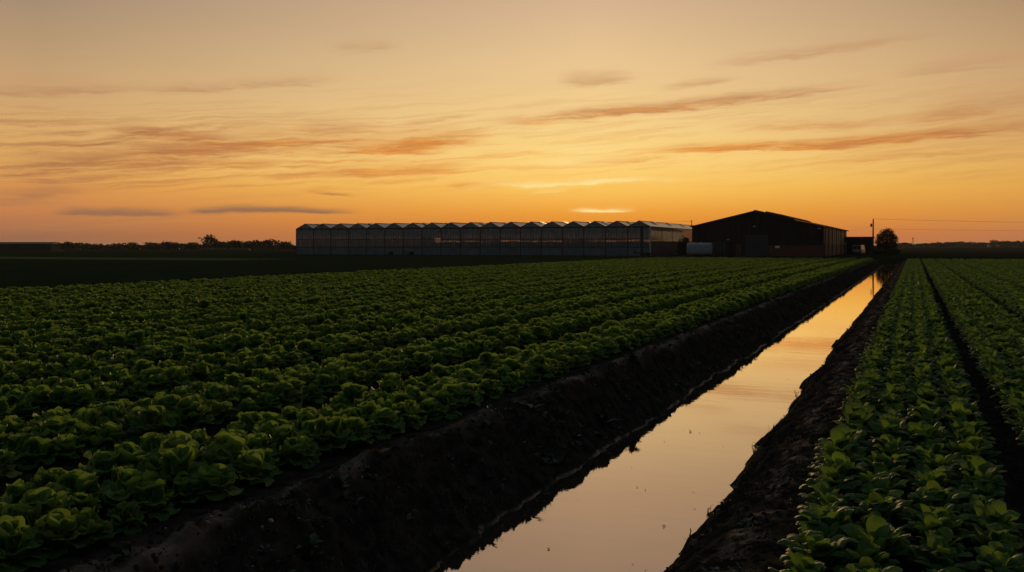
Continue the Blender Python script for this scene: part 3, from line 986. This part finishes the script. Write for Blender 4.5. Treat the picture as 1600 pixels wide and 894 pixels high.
gpart(MB().box(-W2 - .012, -W2 + .012, .14, GLEN, .0, GH - .1), 'side_glazing', MAT_BACKGLASS)
gpart(MB().box(W2 - .03, W2 + .03, .14, GLEN, 0, 2.57), 'side_base_panel', MAT_SIDEBASE)
mb = MB()
for y in np.arange(1.0, GLEN, 1.0): mb.box(W2 - .04, W2 + .035, y - .025, y + .025, 0, GH - .08)
gpart(mb, 'side_glazing_bar', MAT_STEEL)
gpart(MB().box(-W2, W2, GLEN - .012, GLEN + .012, 0, GH), 'back_glazing', MAT_BACKGLASS)
gpart(MB().box(W2 - .10, W2 + .12, -.16, -.065, 0, GH + .02), 'downpipe', MAT_PALE)
gpart(MB().box(W2 - 1.75, W2 - 1.2, -.05, .03, .0, GH - .1), 'door', MAT_DARKSTEEL)
mb = MB()
for k in range(NB):
    x0 = -W2 + k * BAY
    low = 4.5 - 0.19 * k + RNG.uniform(-.05, .05)
    if k > 7: low = 2.65 + RNG.uniform(-.3, .2)
    mb.box(x0 + .002, x0 + BAY - .002, .30, .34, max(2.0, low), GH - .12)
gpart(mb, 'shade_screen', MAT_SCREEN)
mb = MB()
for x in np.arange(-W2 + 1, W2 - .6, 1.6):
    for y in np.arange(2.0, GLEN - 3, 1.5):
        mb.box(x + RNG.uniform(0, .25), x + RNG.uniform(.65, .9), y, y + RNG.uniform(1.1, 1.42), 0.05, (1.2 if x < -W2 + 6.6 * BAY else 2.0) + RNG.uniform(-.6, .6))  # taller in the right bays, shaped to block sky glow through the glass
o = gpart(mb, 'indoor_crop', MAT_CROPIN); tag(o, kind='stuff')
for y in np.arange(8, GLEN, 9):
    mb = MB()
    for k in range(NB + 1):
        x = -W2 + k * BAY
        mb.box(x - .05, x + .05, y, y + .1, 0, GH - .1)
    mb.box(-W2, W2, y + .02, y + .08, GH - .55, GH - .4)
    gpart(mb, 'inner_frame', MAT_DARKSTEEL)

# ------------------------------------------------------------------ shed
SX0, SX1, SY0, SLEN = -34.9, -13.5, 168.0, 59.0
SE, SA = 4.95, 7.45


def cladding(name, c, rough=0.6, freq=5.0, axis=0):
    m, nt, out = material(name)
    co = objco(); xyz = sep(co)
    s = E.m('SINE', xyz[axis] * (2 * PI * freq))
    n1 = noise(co, .8, 5, .65)
    n2 = noise(vec(xyz[axis] * 2.0, 0.3, xyz[2] * .15), 1.0, 4, .6)
    col = mixc((n1 * .5 + n2 * .5).sstep(.35, .65), tuple(q * .65 for q in c), tuple(q * 1.3 for q in c))
    p = principled(nt, col, rough, 0.0, .15, bump(s, .6, .03))
    nt.links.new(p.outputs[0], out.inputs[0])
    return m


def brick(name, axis=0):
    m, nt, out = material(name)
    xyz = sep(objco())
    b = nt.nodes.new('ShaderNodeTexBrick'); b.inputs['Scale'].default_value = 4.4
    b.inputs['Color1'].default_value = (.15, .050, .030, 1); b.inputs['Color2'].default_value = (.10, .036, .022, 1)
    b.inputs['Mortar'].default_value = (.06, .05, .043, 1); b.inputs['Mortar Size'].default_value = .015
    nt.links.new(vec(xyz[axis], xyz[2], 0.0), b.inputs['Vector'])
    p = principled(nt, b.outputs['Color'], .85, 0, .2)
    nt.links.new(p.outputs[0], out.inputs[0])
    return m


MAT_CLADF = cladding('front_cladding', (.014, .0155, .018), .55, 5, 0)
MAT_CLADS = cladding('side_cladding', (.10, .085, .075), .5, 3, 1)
MAT_ROOF = cladding('roof_sheet', (.045, .042, .042), .65, 5, 1)
MAT_BRF, MAT_BRS = brick('brick_front', 0), brick('brick_side', 1)
MAT_DOORB = plain('blue_grey_door', (.020, .026, .032), .5, var=.2, scale=2)
MAT_DOORR = plain('brown_door', (.07, .032, .02), .6, var=.3, scale=3)
MAT_WHITE = plain('white_paint', (.72, .72, .70), .45, var=.12, scale=4)
MAT_BLACK = plain('black_rubber', (.012, .012, .012), .7, var=.4, scale=8)

sh = empty('farm_shed', ((SX0 + SX1) / 2, SY0, 0), 0, 'large dark gabled farm shed with brick base and roller door beside the greenhouse', 'shed')
sw = (SX1 - SX0) / 2


def spart(mb, name, mat, parent=None):
    return mb.build(name, mat, parent or sh)


ax = (1182 - 1184) * .105                                    # the ridge sits almost on centre
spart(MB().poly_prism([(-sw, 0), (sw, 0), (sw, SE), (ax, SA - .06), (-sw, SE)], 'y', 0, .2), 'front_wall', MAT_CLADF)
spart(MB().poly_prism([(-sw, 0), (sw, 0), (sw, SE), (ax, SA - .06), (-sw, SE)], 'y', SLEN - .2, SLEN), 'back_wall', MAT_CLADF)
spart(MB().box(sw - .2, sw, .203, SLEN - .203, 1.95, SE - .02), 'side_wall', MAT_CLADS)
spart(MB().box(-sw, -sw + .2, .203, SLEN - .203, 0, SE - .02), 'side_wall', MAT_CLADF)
spart(MB().box(sw - .2, sw + .05, .203, SLEN - .203, 0, 1.95), 'brick_side_base', MAT_BRS)
spart(MB().box(.0 + 1.95, sw - .02, -.08, -.003, 0, 1.85), 'brick_base', MAT_BRF)
rf = spart(MB().poly_prism([(-sw - .35, SE - .06), (ax, SA), (sw + .35, SE - .06), (sw + .35, SE + .06), (ax, SA + .12), (-sw - .35, SE + .06)], 'y', -.3, SLEN + .3), 'roof', MAT_ROOF)
# raised roof light on the slope right of the ridge
sl = (SE - SA) / (sw - ax)
spart(MB().poly_prism([(1.5, SA + .12 + sl * 1.5), (5.0, SA + .12 + sl * 5.0), (5.0, SA + .20 + sl * 5.0), (4.3, SA + .36 + sl * 4.3), (1.5, SA + .36 + sl * 1.5)], 'y', .2, SLEN * .7),
      'roof_light', MAT_ROOF, rf)
spart(MB().box(ax - .18, ax + .18, -.31, SLEN, SA + .10, SA + .20), 'ridge_cap', MAT_ROOF, rf)
mb = MB()
mb.box(sw + .30, sw + .46, -.3, SLEN, SE - .16, SE - .065)
spart(mb, 'gutter', MAT_DARKSTEEL)
for y in (.6, 7.5, 16.5, 27, 39, 51):
    spart(MB().box(sw + .055, sw + .20, y, y + .16, 0, SE - .08), 'downpipe', MAT_DARKSTEEL)
for y in (3.2, 11.5, 22, 33):
    spart(MB().box(sw + .003, sw + .025, y, y + 2.2, 1.97, SE - .3), 'wall_panel', MAT_PALE if False else MAT_ROOF)
# big roller door, personnel door, sign, notice box, lamps
dr = spart(MB().box(-1.65, 1.85, -.06, -.003, 0, 3.4), 'roller_door', MAT_DOORB)
mb = MB()
for z in np.arange(.25, 3.4, .28): mb.box(-1.6, 1.8, -.075, -.063, z - .02, z + .02)
spart(mb, 'door_slat', MAT_DOORB, dr)
mb = MB(); mb.box(-1.80, -1.655, -.09, -.003, 0, 3.55); mb.box(1.855, 1.94, -.09, -.003, 0, 3.55); mb.box(-1.65, 1.85, -.09, -.003, 3.41, 3.55)
spart(mb, 'door_frame', MAT_DARKSTEEL, dr)
pd = spart(MB().box(-3.35, -2.45, -.05, -.003, 0, 2.05), 'side_door', MAT_DOORR)
spart(MB().box(-2.62, -2.55, -.10, -.055, .95, 1.1), 'door_handle', MAT_PALE, pd)
spart(MB().box(3.05, 3.75, -.11, -.083, 1.35, 1.72), 'sign', MAT_WHITE)
spart(MB().box(2.30, 2.52, -.16, -.083, .75, 1.15), 'meter_box', MAT_STEEL)
for (lx, lz, nm) in ((-.30, 4.95, 'wall_lamp'), (-4.6, 2.75, 'wall_lamp'), (10.0, 4.55, 'wall_lamp')):
    l_ = spart(MB().box(lx - .22, lx + .22, -.30, -.05, lz - .08, lz + .08, .02), nm, MAT_PALE)
    spart(MB().box(lx - .03, lx + .03, -.05, -.003, lz - .03, lz + .2), 'bracket', MAT_DARKSTEEL, l_)

# lean-to at the back of the shed
ob = empty('outbuilding', (-10.65, 221, 0), 0, 'low flat-roofed open outbuilding behind the van, joined to the shed', 'outbuilding')
MB().box(-2.75, 2.8, 3.0, 3.15, 0, 3.3).build('back_wall', MAT_CLADF, ob)
MB().box(2.65, 2.8, 0, 2.99, 0, 3.3).build('side_wall', MAT_CLADF, ob)
MB().box(-2.8, .2, 0, .12, 2.4, 3.3).build('front_wall', MAT_CLADF, ob)
MB().box(.8, 2.64, 0, .12, 0, 3.3).build('front_wall', MAT_CLADF, ob)
MB().poly_prism([(-.3, 3.42), (3.4, 3.31), (3.4, 3.46), (-.3, 3.60)], 'x', -2.82, 3.0).build('roof', MAT_ROOF, ob)
for x in (-2.6, .28): MB().box(x, x + .15, .13, .28, 0, 3.3).build('post', MAT_DARKSTEEL, ob)

# ------------------------------------------------------------------ things round the yard
MAT_TANK = plain('tank_white', (.25, .26, .275), .35, var=.12, scale=1.5)
X, Y = at(1093, 163.5)
tk = empty('water_tank', (X, Y, 0), TH * .3, 'pale rounded storage tank lying on its cradle in front of the shed', 'tank')
mb = MB(); prof = []
for t in np.linspace(-1, 1, 33):
    prof.append((2.05 * t, max(.02, 1 - max(0, (abs(t) - .90) / .10) ** 2.6 * .30)))
bm = mb.bm; rings = []
def sup(a, r):
    ca, sa = math.cos(a), math.sin(a); q = 2 / 4.2
    return math.copysign(abs(ca) ** q, ca) * .95 * r, 1.22 + math.copysign(abs(sa) ** q, sa) * 1.0 * r
for xx, rr in prof:
    rings.append([bm.verts.new((xx, *sup(2 * PI * k / 36, rr))) for k in range(36)])
for a, b in zip(rings, rings[1:]):
    for k in range(36): bm.faces.new((a[k], a[(k + 1) % 36], b[(k + 1) % 36], b[k]))
bm.faces.new(rings[0]); bm.faces.new(rings[-1])
mb.build('tank_body', MAT_TANK, tk, True)
for x in (-1.2, 1.2): MB().box(x - .12, x + .12, -.85, .85, 0, .55).build('cradle', MAT_DARKSTEEL, tk)
MB().tube([(0.2, 0, 2.20), (0.2, 0, 2.28)], .25, 14).build('lid', MAT_TANK, tk)
MB().tube([(1.2, -.93, .75), (1.2, -1.12, .75), (1.2, -1.12, .5)], .05, 8).build('valve', MAT_DARKSTEEL, tk)

X, Y = at(1124, 164.5)
MAT_CONT = cladding('container_paint', (.030, .042, .050), .5, 4, 0)
ct = empty('storage_container', (X, Y, 0), 0, 'dark blue-grey storage container standing between the pale tank and the shed door', 'container')
MB().box(-1.15, 1.15, 0, 3.0, .08, 2.42, .03).build('body', MAT_CONT, ct)
for s in (-1, 1): MB().box(s * .57 - .54, s * .57 + .54, -.05, -.003, .2, 2.32).build('door', MAT_CONT, ct)
mb = MB()
for x in (-.85, -.2, .2, .85): mb.tube([(x, -.085, .15), (x, -.085, 2.36)], .025, 6)
mb.build('locking_bar', MAT_STEEL, ct)

X, Y = at(1008, 167.5)
tr_ = empty('flat_trailer', (X, Y, 0), .0, 'low dark flat trailer parked at the greenhouse corner', 'trailer')
MB().box(-1.75, 1.6, -.8, .8, .42, .60, .02).build('deck', MAT_BLACK, tr_)
MB().box(-1.75, -1.68, -.8, .8, .603, .80).build('headboard', MAT_BLACK, tr_)
for s in (-1, 1):
    for x in (-.45, .45):
        w = MB().tube([(x, s * .66 - .09, .27), (x, s * .66 + .09, .27)], .27, 16).build('wheel', MAT_BLACK, tr_)
MB().tube([(1.6, 0, .45), (2.5, 0, .40)], .05, 8).build('drawbar', MAT_DARKSTEEL, tr_)

# van
MAT_VAN = plain('van_paint', (.24, .245, .25), .3, var=.06, scale=1.0)
MAT_VGLASS, nt, out = material('van_glass')
p = principled(nt, (.010, .012, .014, 1), .05, 0, .6); nt.links.new(p.outputs[0], out.inputs[0])
MAT_RED, nt, out = material('tail_lens')
p = principled(nt, (.22, .012, .010, 1), .2, 0, .5); nt.links.new(p.outputs[0], out.inputs[0])
X, Y = at(1338.5, 198)
vn = empty('van', (X, Y, 0), R(-9), 'small white boxy van parked in front of the low outbuilding, seen from behind', 'van')
MB().poly_prism([(-.88, .32), (.88, .32), (.90, .9), (.82, 1.78), (.74, 1.86), (-.74, 1.86), (-.82, 1.78), (-.90, .9)], 'y', 0, 3.2).build('body', MAT_VAN, vn)
MB().poly_prism([(3.203, .32), (4.1, .32), (4.15, .85), (3.75, 1.02), (3.203, 1.75)], 'x', -.84, .84).build('cab', MAT_VAN, vn)
for s in (-1, 1):
    d_ = MB().box(s * .41 - .38, s * .41 + .38, -.025, -.003, .45, 1.74).build('rear_door', MAT_VAN, vn)
    MB().box(s * .41 - .33, s * .41 + .33, -.033, -.028, 1.08, 1.66).build('window', MAT_VGLASS, d_)
    MB().box(s * .86 - .05, s * .86 + .05, -.03, -.003, .62, 1.0).build('tail_light', MAT_RED, vn)
    for y in (.6, 3.3):
        w = MB().tube([(s * .80 - .09, y, .31), (s * .80 + .09, y, .31)], .31, 18).build('wheel', MAT_BLACK, vn)
        MB().tube([(s * .895, y, .31), (s * .90, y, .31)], .17, 12).build('rim', MAT_STEEL, w)
MB().box(-.88, .88, -.10, -.03, .34, .52, .02).build('bumper', MAT_BLACK, vn)
MB().box(-.26, .26, -.036, -.027, .56, .67).build('number_plate', MAT_WHITE, vn)

# poles and wires
MAT_WOOD = plain('weathered_timber', (.045, .035, .028), .85, var=.4, scale=4, stretch=(4, 4, .4))
PX_, PY_ = at(1364, 181)
up = empty('utility_pole', (PX_, PY_, 0), 0, 'tall wooden utility pole with a small transformer, standing beside the round tree', 'utility pole')
MB().tube([(0, 0, 0), (.02, 0, 3.2), (.05, 0, 6.5)], [.17, .14, .11], 10).build('pole', MAT_WOOD, up)
MB().tube([(-.30, -.05, 5.15), (-.30, -.05, 5.75)], .16, 12).build('transformer', MAT_DARKSTEEL, up)
MB().box(-.28, .0, -.03, .03, 5.4, 5.47).build('bracket', MAT_DARKSTEEL, up)
MB().tube([(.05, 0, 6.5), (.05, 0, 6.72)], .045, 8).build('insulator', MAT_STEEL, up)


def wire(p0, p1, sag, label, r=.015):
    pts = []
    for t in np.linspace(0, 1, 24):
        q = Vector(p0).lerp(Vector(p1), t); q.z -= sag * 4 * t * (1 - t); pts.append(q)
    w = MB().tube(pts, r, 5).build('overhead_wire', MAT_BLACK)
    tag(w, label, 'wire', 'overhead wires at the farmyard')


qx, qy = at(2050, 185)
wire((PX_ + .05, PY_, 6.6), (qx, qy, 6.2), .5, 'upper overhead wire running right from the top of the utility pole')
wire((PX_ + .05, PY_, 4.8), (qx, qy, 4.6), .3, 'lower overhead wire running right behind the round tree', .012)
wire((PX_ - .30, PY_, 5.3), (SX1 + .3, SY0 + 52, 4.75), .15, 'short overhead wire linking the shed corner to the pole', .012)
MX, MY = at(1080.6, 214)
ms = empty('antenna_mast', (MX, MY, 0), 0, 'thin dark mast rising behind the greenhouse roof beside the shed', 'mast')
MB().tube([(0, 0, 0), (0, 0, 7.2)], [.09, .075], 8).build('pole', MAT_DARKSTEEL, ms)
MB().tube([(-.35, 0, 6.95), (.1, 0, 6.95)], .03, 6).build('crossarm', MAT_DARKSTEEL, ms)
qx, qy = at(1000, 262)
wire((MX, MY, 7.0), (qx, qy, 8.0), .2, 'overhead wire running from the mast over the greenhouse roof', .015)

# small post with notice near the hedge
X, Y = at(1378, 172)
ps = empty('marker_post', (X, Y, 0), 0, 'small post with a pale plate standing in front of the round tree', 'post')
MB().box(-.04, .04, -.04, .04, 0, 1.15).build('post', MAT_WOOD, ps)
MB().box(-.2, .2, -.065, -.045, .85, 1.12).build('plate', MAT_STEEL, ps)


# ------------------------------------------------------------------ trees and bushes
def foliage_material(name, a, b):
    m, nt, out = material(name)
    co = objco(); n1 = noise(co, 1.7, 4, .6)
    col = mixc(n1.sstep(.35, .65), a, b)
    p = principled(nt, col, .6, 0, .25)
    tl = nt.nodes.new('ShaderNodeBsdfTranslucent'); nt.links.new(col, tl.inputs[0])
    mx = nt.nodes.new('ShaderNodeMixShader'); mx.inputs[0].default_value = .3
    nt.links.new(p.outputs[0], mx.inputs[1]); nt.links.new(tl.outputs[0], mx.inputs[2]); nt.links.new(mx.outputs[0], out.inputs[0])
    return m


MAT_LEAF = foliage_material('tree_foliage', (.016, .022, .009), (.034, .044, .016))
MAT_FAR = foliage_material('far_foliage', (.022, .026, .014), (.040, .044, .022))
MAT_BARK = plain('bark', (.045, .036, .028), .9, var=.4, scale=5, stretch=(3, 3, .5))


def crown_mesh(name, lobes, n, leaf, seed):
    """leaf-sized quads spread through the volume of several overlapping lobes."""
    rg = np.random.default_rng(seed)
    vol = np.array([a[3] * a[4] * a[5] for a in lobes]); pick = rg.choice(len(lobes), n, p=vol / vol.sum())
    Lb = np.array(lobes)[pick]
    dirs = rg.normal(size=(n, 3)); dirs /= np.linalg.norm(dirs, axis=1)[:, None]
    rad = rg.uniform(.35, 1.0, n) ** .45 * (1 + .14 * rg.normal(size=n))
    C = Lb[:, :3] + dirs * rad[:, None] * Lb[:, 3:6]
    a = rg.normal(size=(n, 3)); a /= np.linalg.norm(a, axis=1)[:, None]
    b = np.cross(a, rg.normal(size=(n, 3))); b /= np.linalg.norm(b, axis=1)[:, None]
    s = leaf * rg.uniform(.5, 1.5, n)
    a *= s[:, None]; b *= (s * rg.uniform(.4, .7, n))[:, None]
    V = np.stack([C - a, C + b - a * .1, C + a, C - b + a * .1], 1).reshape(-1, 3)
    return np_mesh(name, V, np.arange(n * 4).reshape(n, 4))


def trunk_mesh(h, r, seed, limbs=5, top=.7):
    rg = random.Random(seed); mb = MB()
    mb.tube([(0, 0, -.05), (.04 * h * rg.uniform(-1, 1), 0, h * .45), (0, .04 * h * rg.uniform(-1, 1), h * top)], [r, r * .75, r * .3], 9)
    for k in range(limbs):
        z = h * rg.uniform(.3, .55); a = k * 2.4 + rg.random(); ll = h * rg.uniform(.2, .34)
        mb.tube([(0, 0, z), (math.cos(a) * ll * .5, math.sin(a) * ll * .5, z + ll * .5), (math.cos(a) * ll, math.sin(a) * ll, z + ll)], [r * .45, r * .3, r * .12], 6)
    return mb


X, Y = at(1385, 188)
t = empty('tree', (X, Y, 0), 0, 'round dense tree standing alone beside the utility pole', 'tree')
trunk_mesh(4.6, .2, 3, 7).build('trunk', MAT_BARK, t)
lob = [(0, 0, 2.9, 1.75, 1.75, 1.9), (-.95, .2, 2.3, 1.15, 1.2, 1.3), (.95, -.2, 2.6, 1.15, 1.2, 1.4), (.25, .3, 3.9, 1.1, 1.1, 1.15), (.5, 0, 1.5, 1.5, 1.3, .9), (-.5, 0, 1.4, 1.4, 1.3, .9), (1.25, .1, 3.2, .7, .7, .7), (-1.0, 0, 3.5, .7, .7, .7)]
link('crown', crown_mesh('crown', lob, 6500, .12, 4), MAT_LEAF, t)


def bush(px, d, w, h, seed, label, group=None, n=1500, leaf=.11):
    X, Y = at(px, d)
    b = empty('bush', (X, Y, 0), 0, label, 'bush', group)
    lob = [(0, 0, h * .5, w * .42, w * .4, h * .46), (-w * .25, 0, h * .38, w * .27, w * .27, h * .38), (w * .25, .1, h * .4, w * .27, w * .3, h * .4), (w * .1, -.1, h * .75, w * .22, w * .22, h * .24)]
    link('foliage', crown_mesh('foliage', lob, n, leaf, seed), MAT_LEAF, b)
    mb = MB()
    for k in range(4):
        a = k * 1.7 + seed
        mb.tube([(0, 0, -.03), (math.cos(a) * w * .12, math.sin(a) * w * .12, h * .6)], [.05, .02], 6)
    mb.build('stem', MAT_BARK, b)
    return b


bush(1069, 167, 2.6, 3.3, 11, 'tall dark bush between the greenhouse side wall and the pale tank', n=2600)
bush(1370, 178, 2.6, 1.6, 12, 'low dark bush at the foot of the utility pole')
bush(1396, 184, 2.4, 1.3, 13, 'low spreading bush at the foot of the round tree')
bush(611, 184, .8, .75, 14, 'small dark bush against the greenhouse base near its far end', n=500, leaf=.08)
bush(643, 183, 1.0, .7, 15, 'second small dark bush against the greenhouse base', n=500, leaf=.08)
bush(1273, 163.5, 2.6, .8, 16, 'low weeds at the brick corner of the shed', n=900, leaf=.08)

# far countryside -------------------------------------------------
MAT_FARWALL = plain('far_barn_wall', (.03, .03, .03), .8, var=.3, scale=.5)
X, Y = at(38, 300)
fb = empty('far_barn', (X, Y, 0), TH, 'long low dark barn on the far left skyline', 'barn')
fb['label'] = 'long low dark barn on the skyline past the open field'
MB().box(-16, 10, -4, 4, 0, 2.1).build('wall', MAT_FARWALL, fb)
MB().poly_prism([(-4.3, 2.1), (4.3, 2.1), (0, 2.75)], 'x', -16.3, 10.3).build('roof', MAT_ROOF, fb)
MB().box(4, 6.2, -4.06, -4.003, 0, 1.9).build('door', MAT_DARKSTEEL, fb)


def lobes_tree(w, h, rg, flat=False):
    n = rg.randint(3, 6)
    L = [(0, 0, h * .55, w * .4, w * .4, h * .42)]
    for k in range(n):
        L.append((rg.uniform(-.32, .32) * w, rg.uniform(-.3, .3) * w, h * rg.uniform(.35, .8), w * rg.uniform(.16, .28), w * .25, h * rg.uniform(.14, .26)))
    return L


far_n = 0


def far_tree(px, d, w, h, label, group):
    global far_n
    far_n += 1
    rg = random.Random(500 + far_n)
    X, Y = at(px, d)
    t = empty('far_tree', (X, Y, 0), 0, label, 'tree', group)
    link('crown', crown_mesh('crown', lobes_tree(w, h, rg), 520, w * .055, 500 + far_n), MAT_FAR, t)
    trunk_mesh(h * .7, h * .03, far_n, 2).build('trunk', MAT_BARK, t)
    return t


GL, GR = 'trees along the hedgerow past the open field', 'trees along the skyline past the greens'
far_tree(105, 305, 4.6, 3.0, 'round dark tree at the end of the long low barn', GL)
far_tree(68, 318, 3.6, 2.6, 'small tree poking above the roof of the long low barn', GL)
DL = 450.0
for px, w, top, lab in [(152, 6, 384.5, 'low tree just past the gap beside the barn tree'), (181, 5.5, 384, 'second low tree past the gap beside the barn tree'),
                        (207, 5, 380.5, 'pointed small tree standing above the low part of the hedgerow'), (240, 7, 383.5, 'broad low tree midway along the hedgerow'),
                        (262, 6, 380, 'rounded tree midway along the hedgerow, taller than its neighbours'), (276, 4, 381, 'narrow tree next to the rounded midway tree'),
                        (302, 5, 380, 'small tree just before the tallest hedgerow tree'), (326, 6.5, 371, 'tallest tree in the hedgerow, with a round crown above the rest'),
                        (344, 7, 379, 'broad tree just after the tallest hedgerow tree'), (366, 7.5, 378, 'wide flat-topped tree between tallest tree and greenhouse'),
                        (395, 8, 378.5, 'wide tree in the hedgerow nearer the greenhouse'), (424, 6, 376.5, 'bushy-topped tree close to the greenhouse end'),
                        (446, 6, 379.5, 'last hedgerow tree before the greenhouse end wall')]:
    dd = DL + random.uniform(-25, 25)
    h = 1.85 + (383 - top) * dd / F_PX
    far_tree(px, dd, w * 1.35, h * 1.22, lab, GL)
DR = 900.0
for px, w, top, lab in [(1414, 12, 379.5, 'low tree just past the round yard tree on the skyline'), (1441, 16, 381, 'low flat tree beside the lattice tower'),
                        (1462, 18, 380, 'low skyline tree past the lattice tower'), (1482, 16, 379, 'rounded low skyline tree past the lattice tower'),
                        (1500, 14, 377.5, 'slightly taller rounded tree midway along the skyline past the greens'), (1519, 17, 379, 'flat tree midway along the skyline past the greens'),
                        (1536, 14, 379.5, 'small tree just before the dark round skyline tree'), (1553, 10, 374.5, 'dark round tree standing out above the skyline by the white house'),
                        (1570, 14, 377, 'rounded tree just after the dark round skyline tree'), (1592, 16, 377.5, 'broad tree at the very end of the skyline past the greens')]:
    dd = DR + random.uniform(-60, 60)
    h = 1.85 + (383 - top) * dd / F_PX
    far_tree(px, dd, w, h * 1.06, lab, GR)


def hedge(name, px0, px1, d, h, seed, label):
    rg = np.random.default_rng(seed)
    n = 4200
    t = rg.uniform(0, 1, n); px = px0 + (px1 - px0) * t
    l = (px - 800) / F_PX * d
    X = l * CT - d * ST; Y = l * ST + d * CT
    hh = h * (0.75 + .6 * fbm(px * .05, px * 0, seed, 4, .6) + .2 * fbm(px * .3, px * 0 + 4, seed + 2, 2))
    C = np.stack([X + rg.normal(0, 1.5, n), Y + rg.normal(0, 1.5, n), hh * rg.uniform(0, 1, n) ** .6], -1)
    a = rg.normal(size=(n, 3)); a /= np.linalg.norm(a, axis=1)[:, None]
    b = np.cross(a, rg.normal(size=(n, 3))); b /= np.linalg.norm(b, axis=1)[:, None]
    s = h * .22 * rg.uniform(.5, 1.4, n)[:, None]
    V = np.stack([C - a * s, C + b * s * .7, C + a * s, C - b * s * .7], 1).reshape(-1, 3)
    o = link(name, np_mesh(name, V, np.arange(n * 4).reshape(n, 4)), MAT_FAR)
    tag(o, label, 'hedge', kind='stuff')


hedge('far_hedgerow', 128, 500, 455, 2.5, 31, 'dark hedgerow filling the skyline past the open field')
hedge('far_woodland', 1396, 1720, 930, 4.2, 32, 'distant dark woodland strip along the skyline past the greens')
hedge('far_woodland', -80, 140, 520, 2.6, 33, 'low dark woodland behind the long barn')

X, Y = at(1426.5, 1300)
lt = empty('lattice_tower', (X, Y, 0), 0, 'slim distant lattice tower above the low skyline trees', 'tower')
mb = MB()
for s in ((-1, -1), (1, -1), (1, 1), (-1, 1)): mb.tube([(s[0] * 1.0, s[1] * 1.0, 0), (s[0] * .35, s[1] * .35, 11.5)], .14, 5)
mb.build('leg', MAT_DARKSTEEL, lt)
mb = MB()
for k in range(6):
    z0, z1 = k * 1.9, k * 1.9 + 1.9; r0, r1 = 1 - .65 * z0 / 11.5, 1 - .65 * z1 / 11.5
    mb.tube([(-r0, -r0, z0), (r1, -r1, z1)], .08, 4); mb.tube([(r0, -r0, z0), (-r1, -r1, z1)], .08, 4)
mb.build('bracing', MAT_DARKSTEEL, lt)
MB().box(-.9, .9, -.5, .5, 10.2, 11.4).build('antenna', MAT_STEEL, lt)
X, Y = at(1545.5, 820)
SC_H = .6
hs = empty('far_house', (X, Y, 0), TH, 'tiny white house beside the dark round skyline tree', 'house')
MB().box(-2.2, 2.2, -2, 2, 0, 2.6).build('wall', plain('far_render', (.30, .29, .27), .8, var=.1), hs)
MB().poly_prism([(-2.4, 2.6), (2.4, 2.6), (0, 4.0)], 'y', -2.2, 2.2).build('roof', MAT_ROOF, hs)
hs.scale = (SC_H,) * 3
X, Y = at(352, 330)
MAT_POLY = plain('polythene_sheet', (.05, .045, .04), .9, spec=0.05, var=.15, scale=1)
pt = empty('low_polytunnel', (X, Y, 0), TH, 'long low pale polytunnel at the foot of the hedgerow', 'polytunnel')
MB().poly_prism([(-1.2 * math.cos(a), .75 * math.sin(a)) for a in np.linspace(0, PI, 13)], 'x', -7.5, 8.0).build('cover', MAT_POLY, pt, True)
mb = MB()
for x in np.arange(-7.5, 8.1, 1.9):
    mb.tube([(x, -1.22 * math.cos(a), .77 * math.sin(a)) for a in np.linspace(0, PI, 9)], .03, 4)
mb.build('hoop', MAT_STEEL, pt)

# ------------------------------------------------------------------ evening air
hz_m = bpy.data.materials.new('evening_haze'); hz_m.use_nodes = True
nt = hz_m.node_tree; nt.nodes.clear()
out = nt.nodes.new('ShaderNodeOutputMaterial'); pv = nt.nodes.new('ShaderNodeVolumePrincipled')
pv.inputs['Color'].default_value = (0.90, 0.86, 0.82, 1); pv.inputs['Density'].default_value = 0.00006
pv.inputs['Anisotropy'].default_value = 0.25
nt.links.new(pv.outputs[0], out.inputs['Volume'])
hz = MB().box(-6100, 6100, -60, 9100, -3.0, 16.0).build('haze', hz_m)
tag(hz, 'thin warm evening haze over the flat farmland', 'haze', kind='stuff')

# ------------------------------------------------------------------ render settings
scene.render.engine = 'CYCLES'
c = scene.cycles
c.use_denoising = True
c.max_bounces = 10; c.diffuse_bounces = 3; c.glossy_bounces = 3; c.transmission_bounces = 6; c.transparent_max_bounces = 16
c.caustics_reflective = False; c.caustics_refractive = False
c.sample_clamp_indirect = 4.0
vs = scene.view_settings
vs.view_transform = 'Standard'; vs.look = 'None'; vs.exposure = 0.0; vs.gamma = 1.0; vs.use_curve_mapping = False
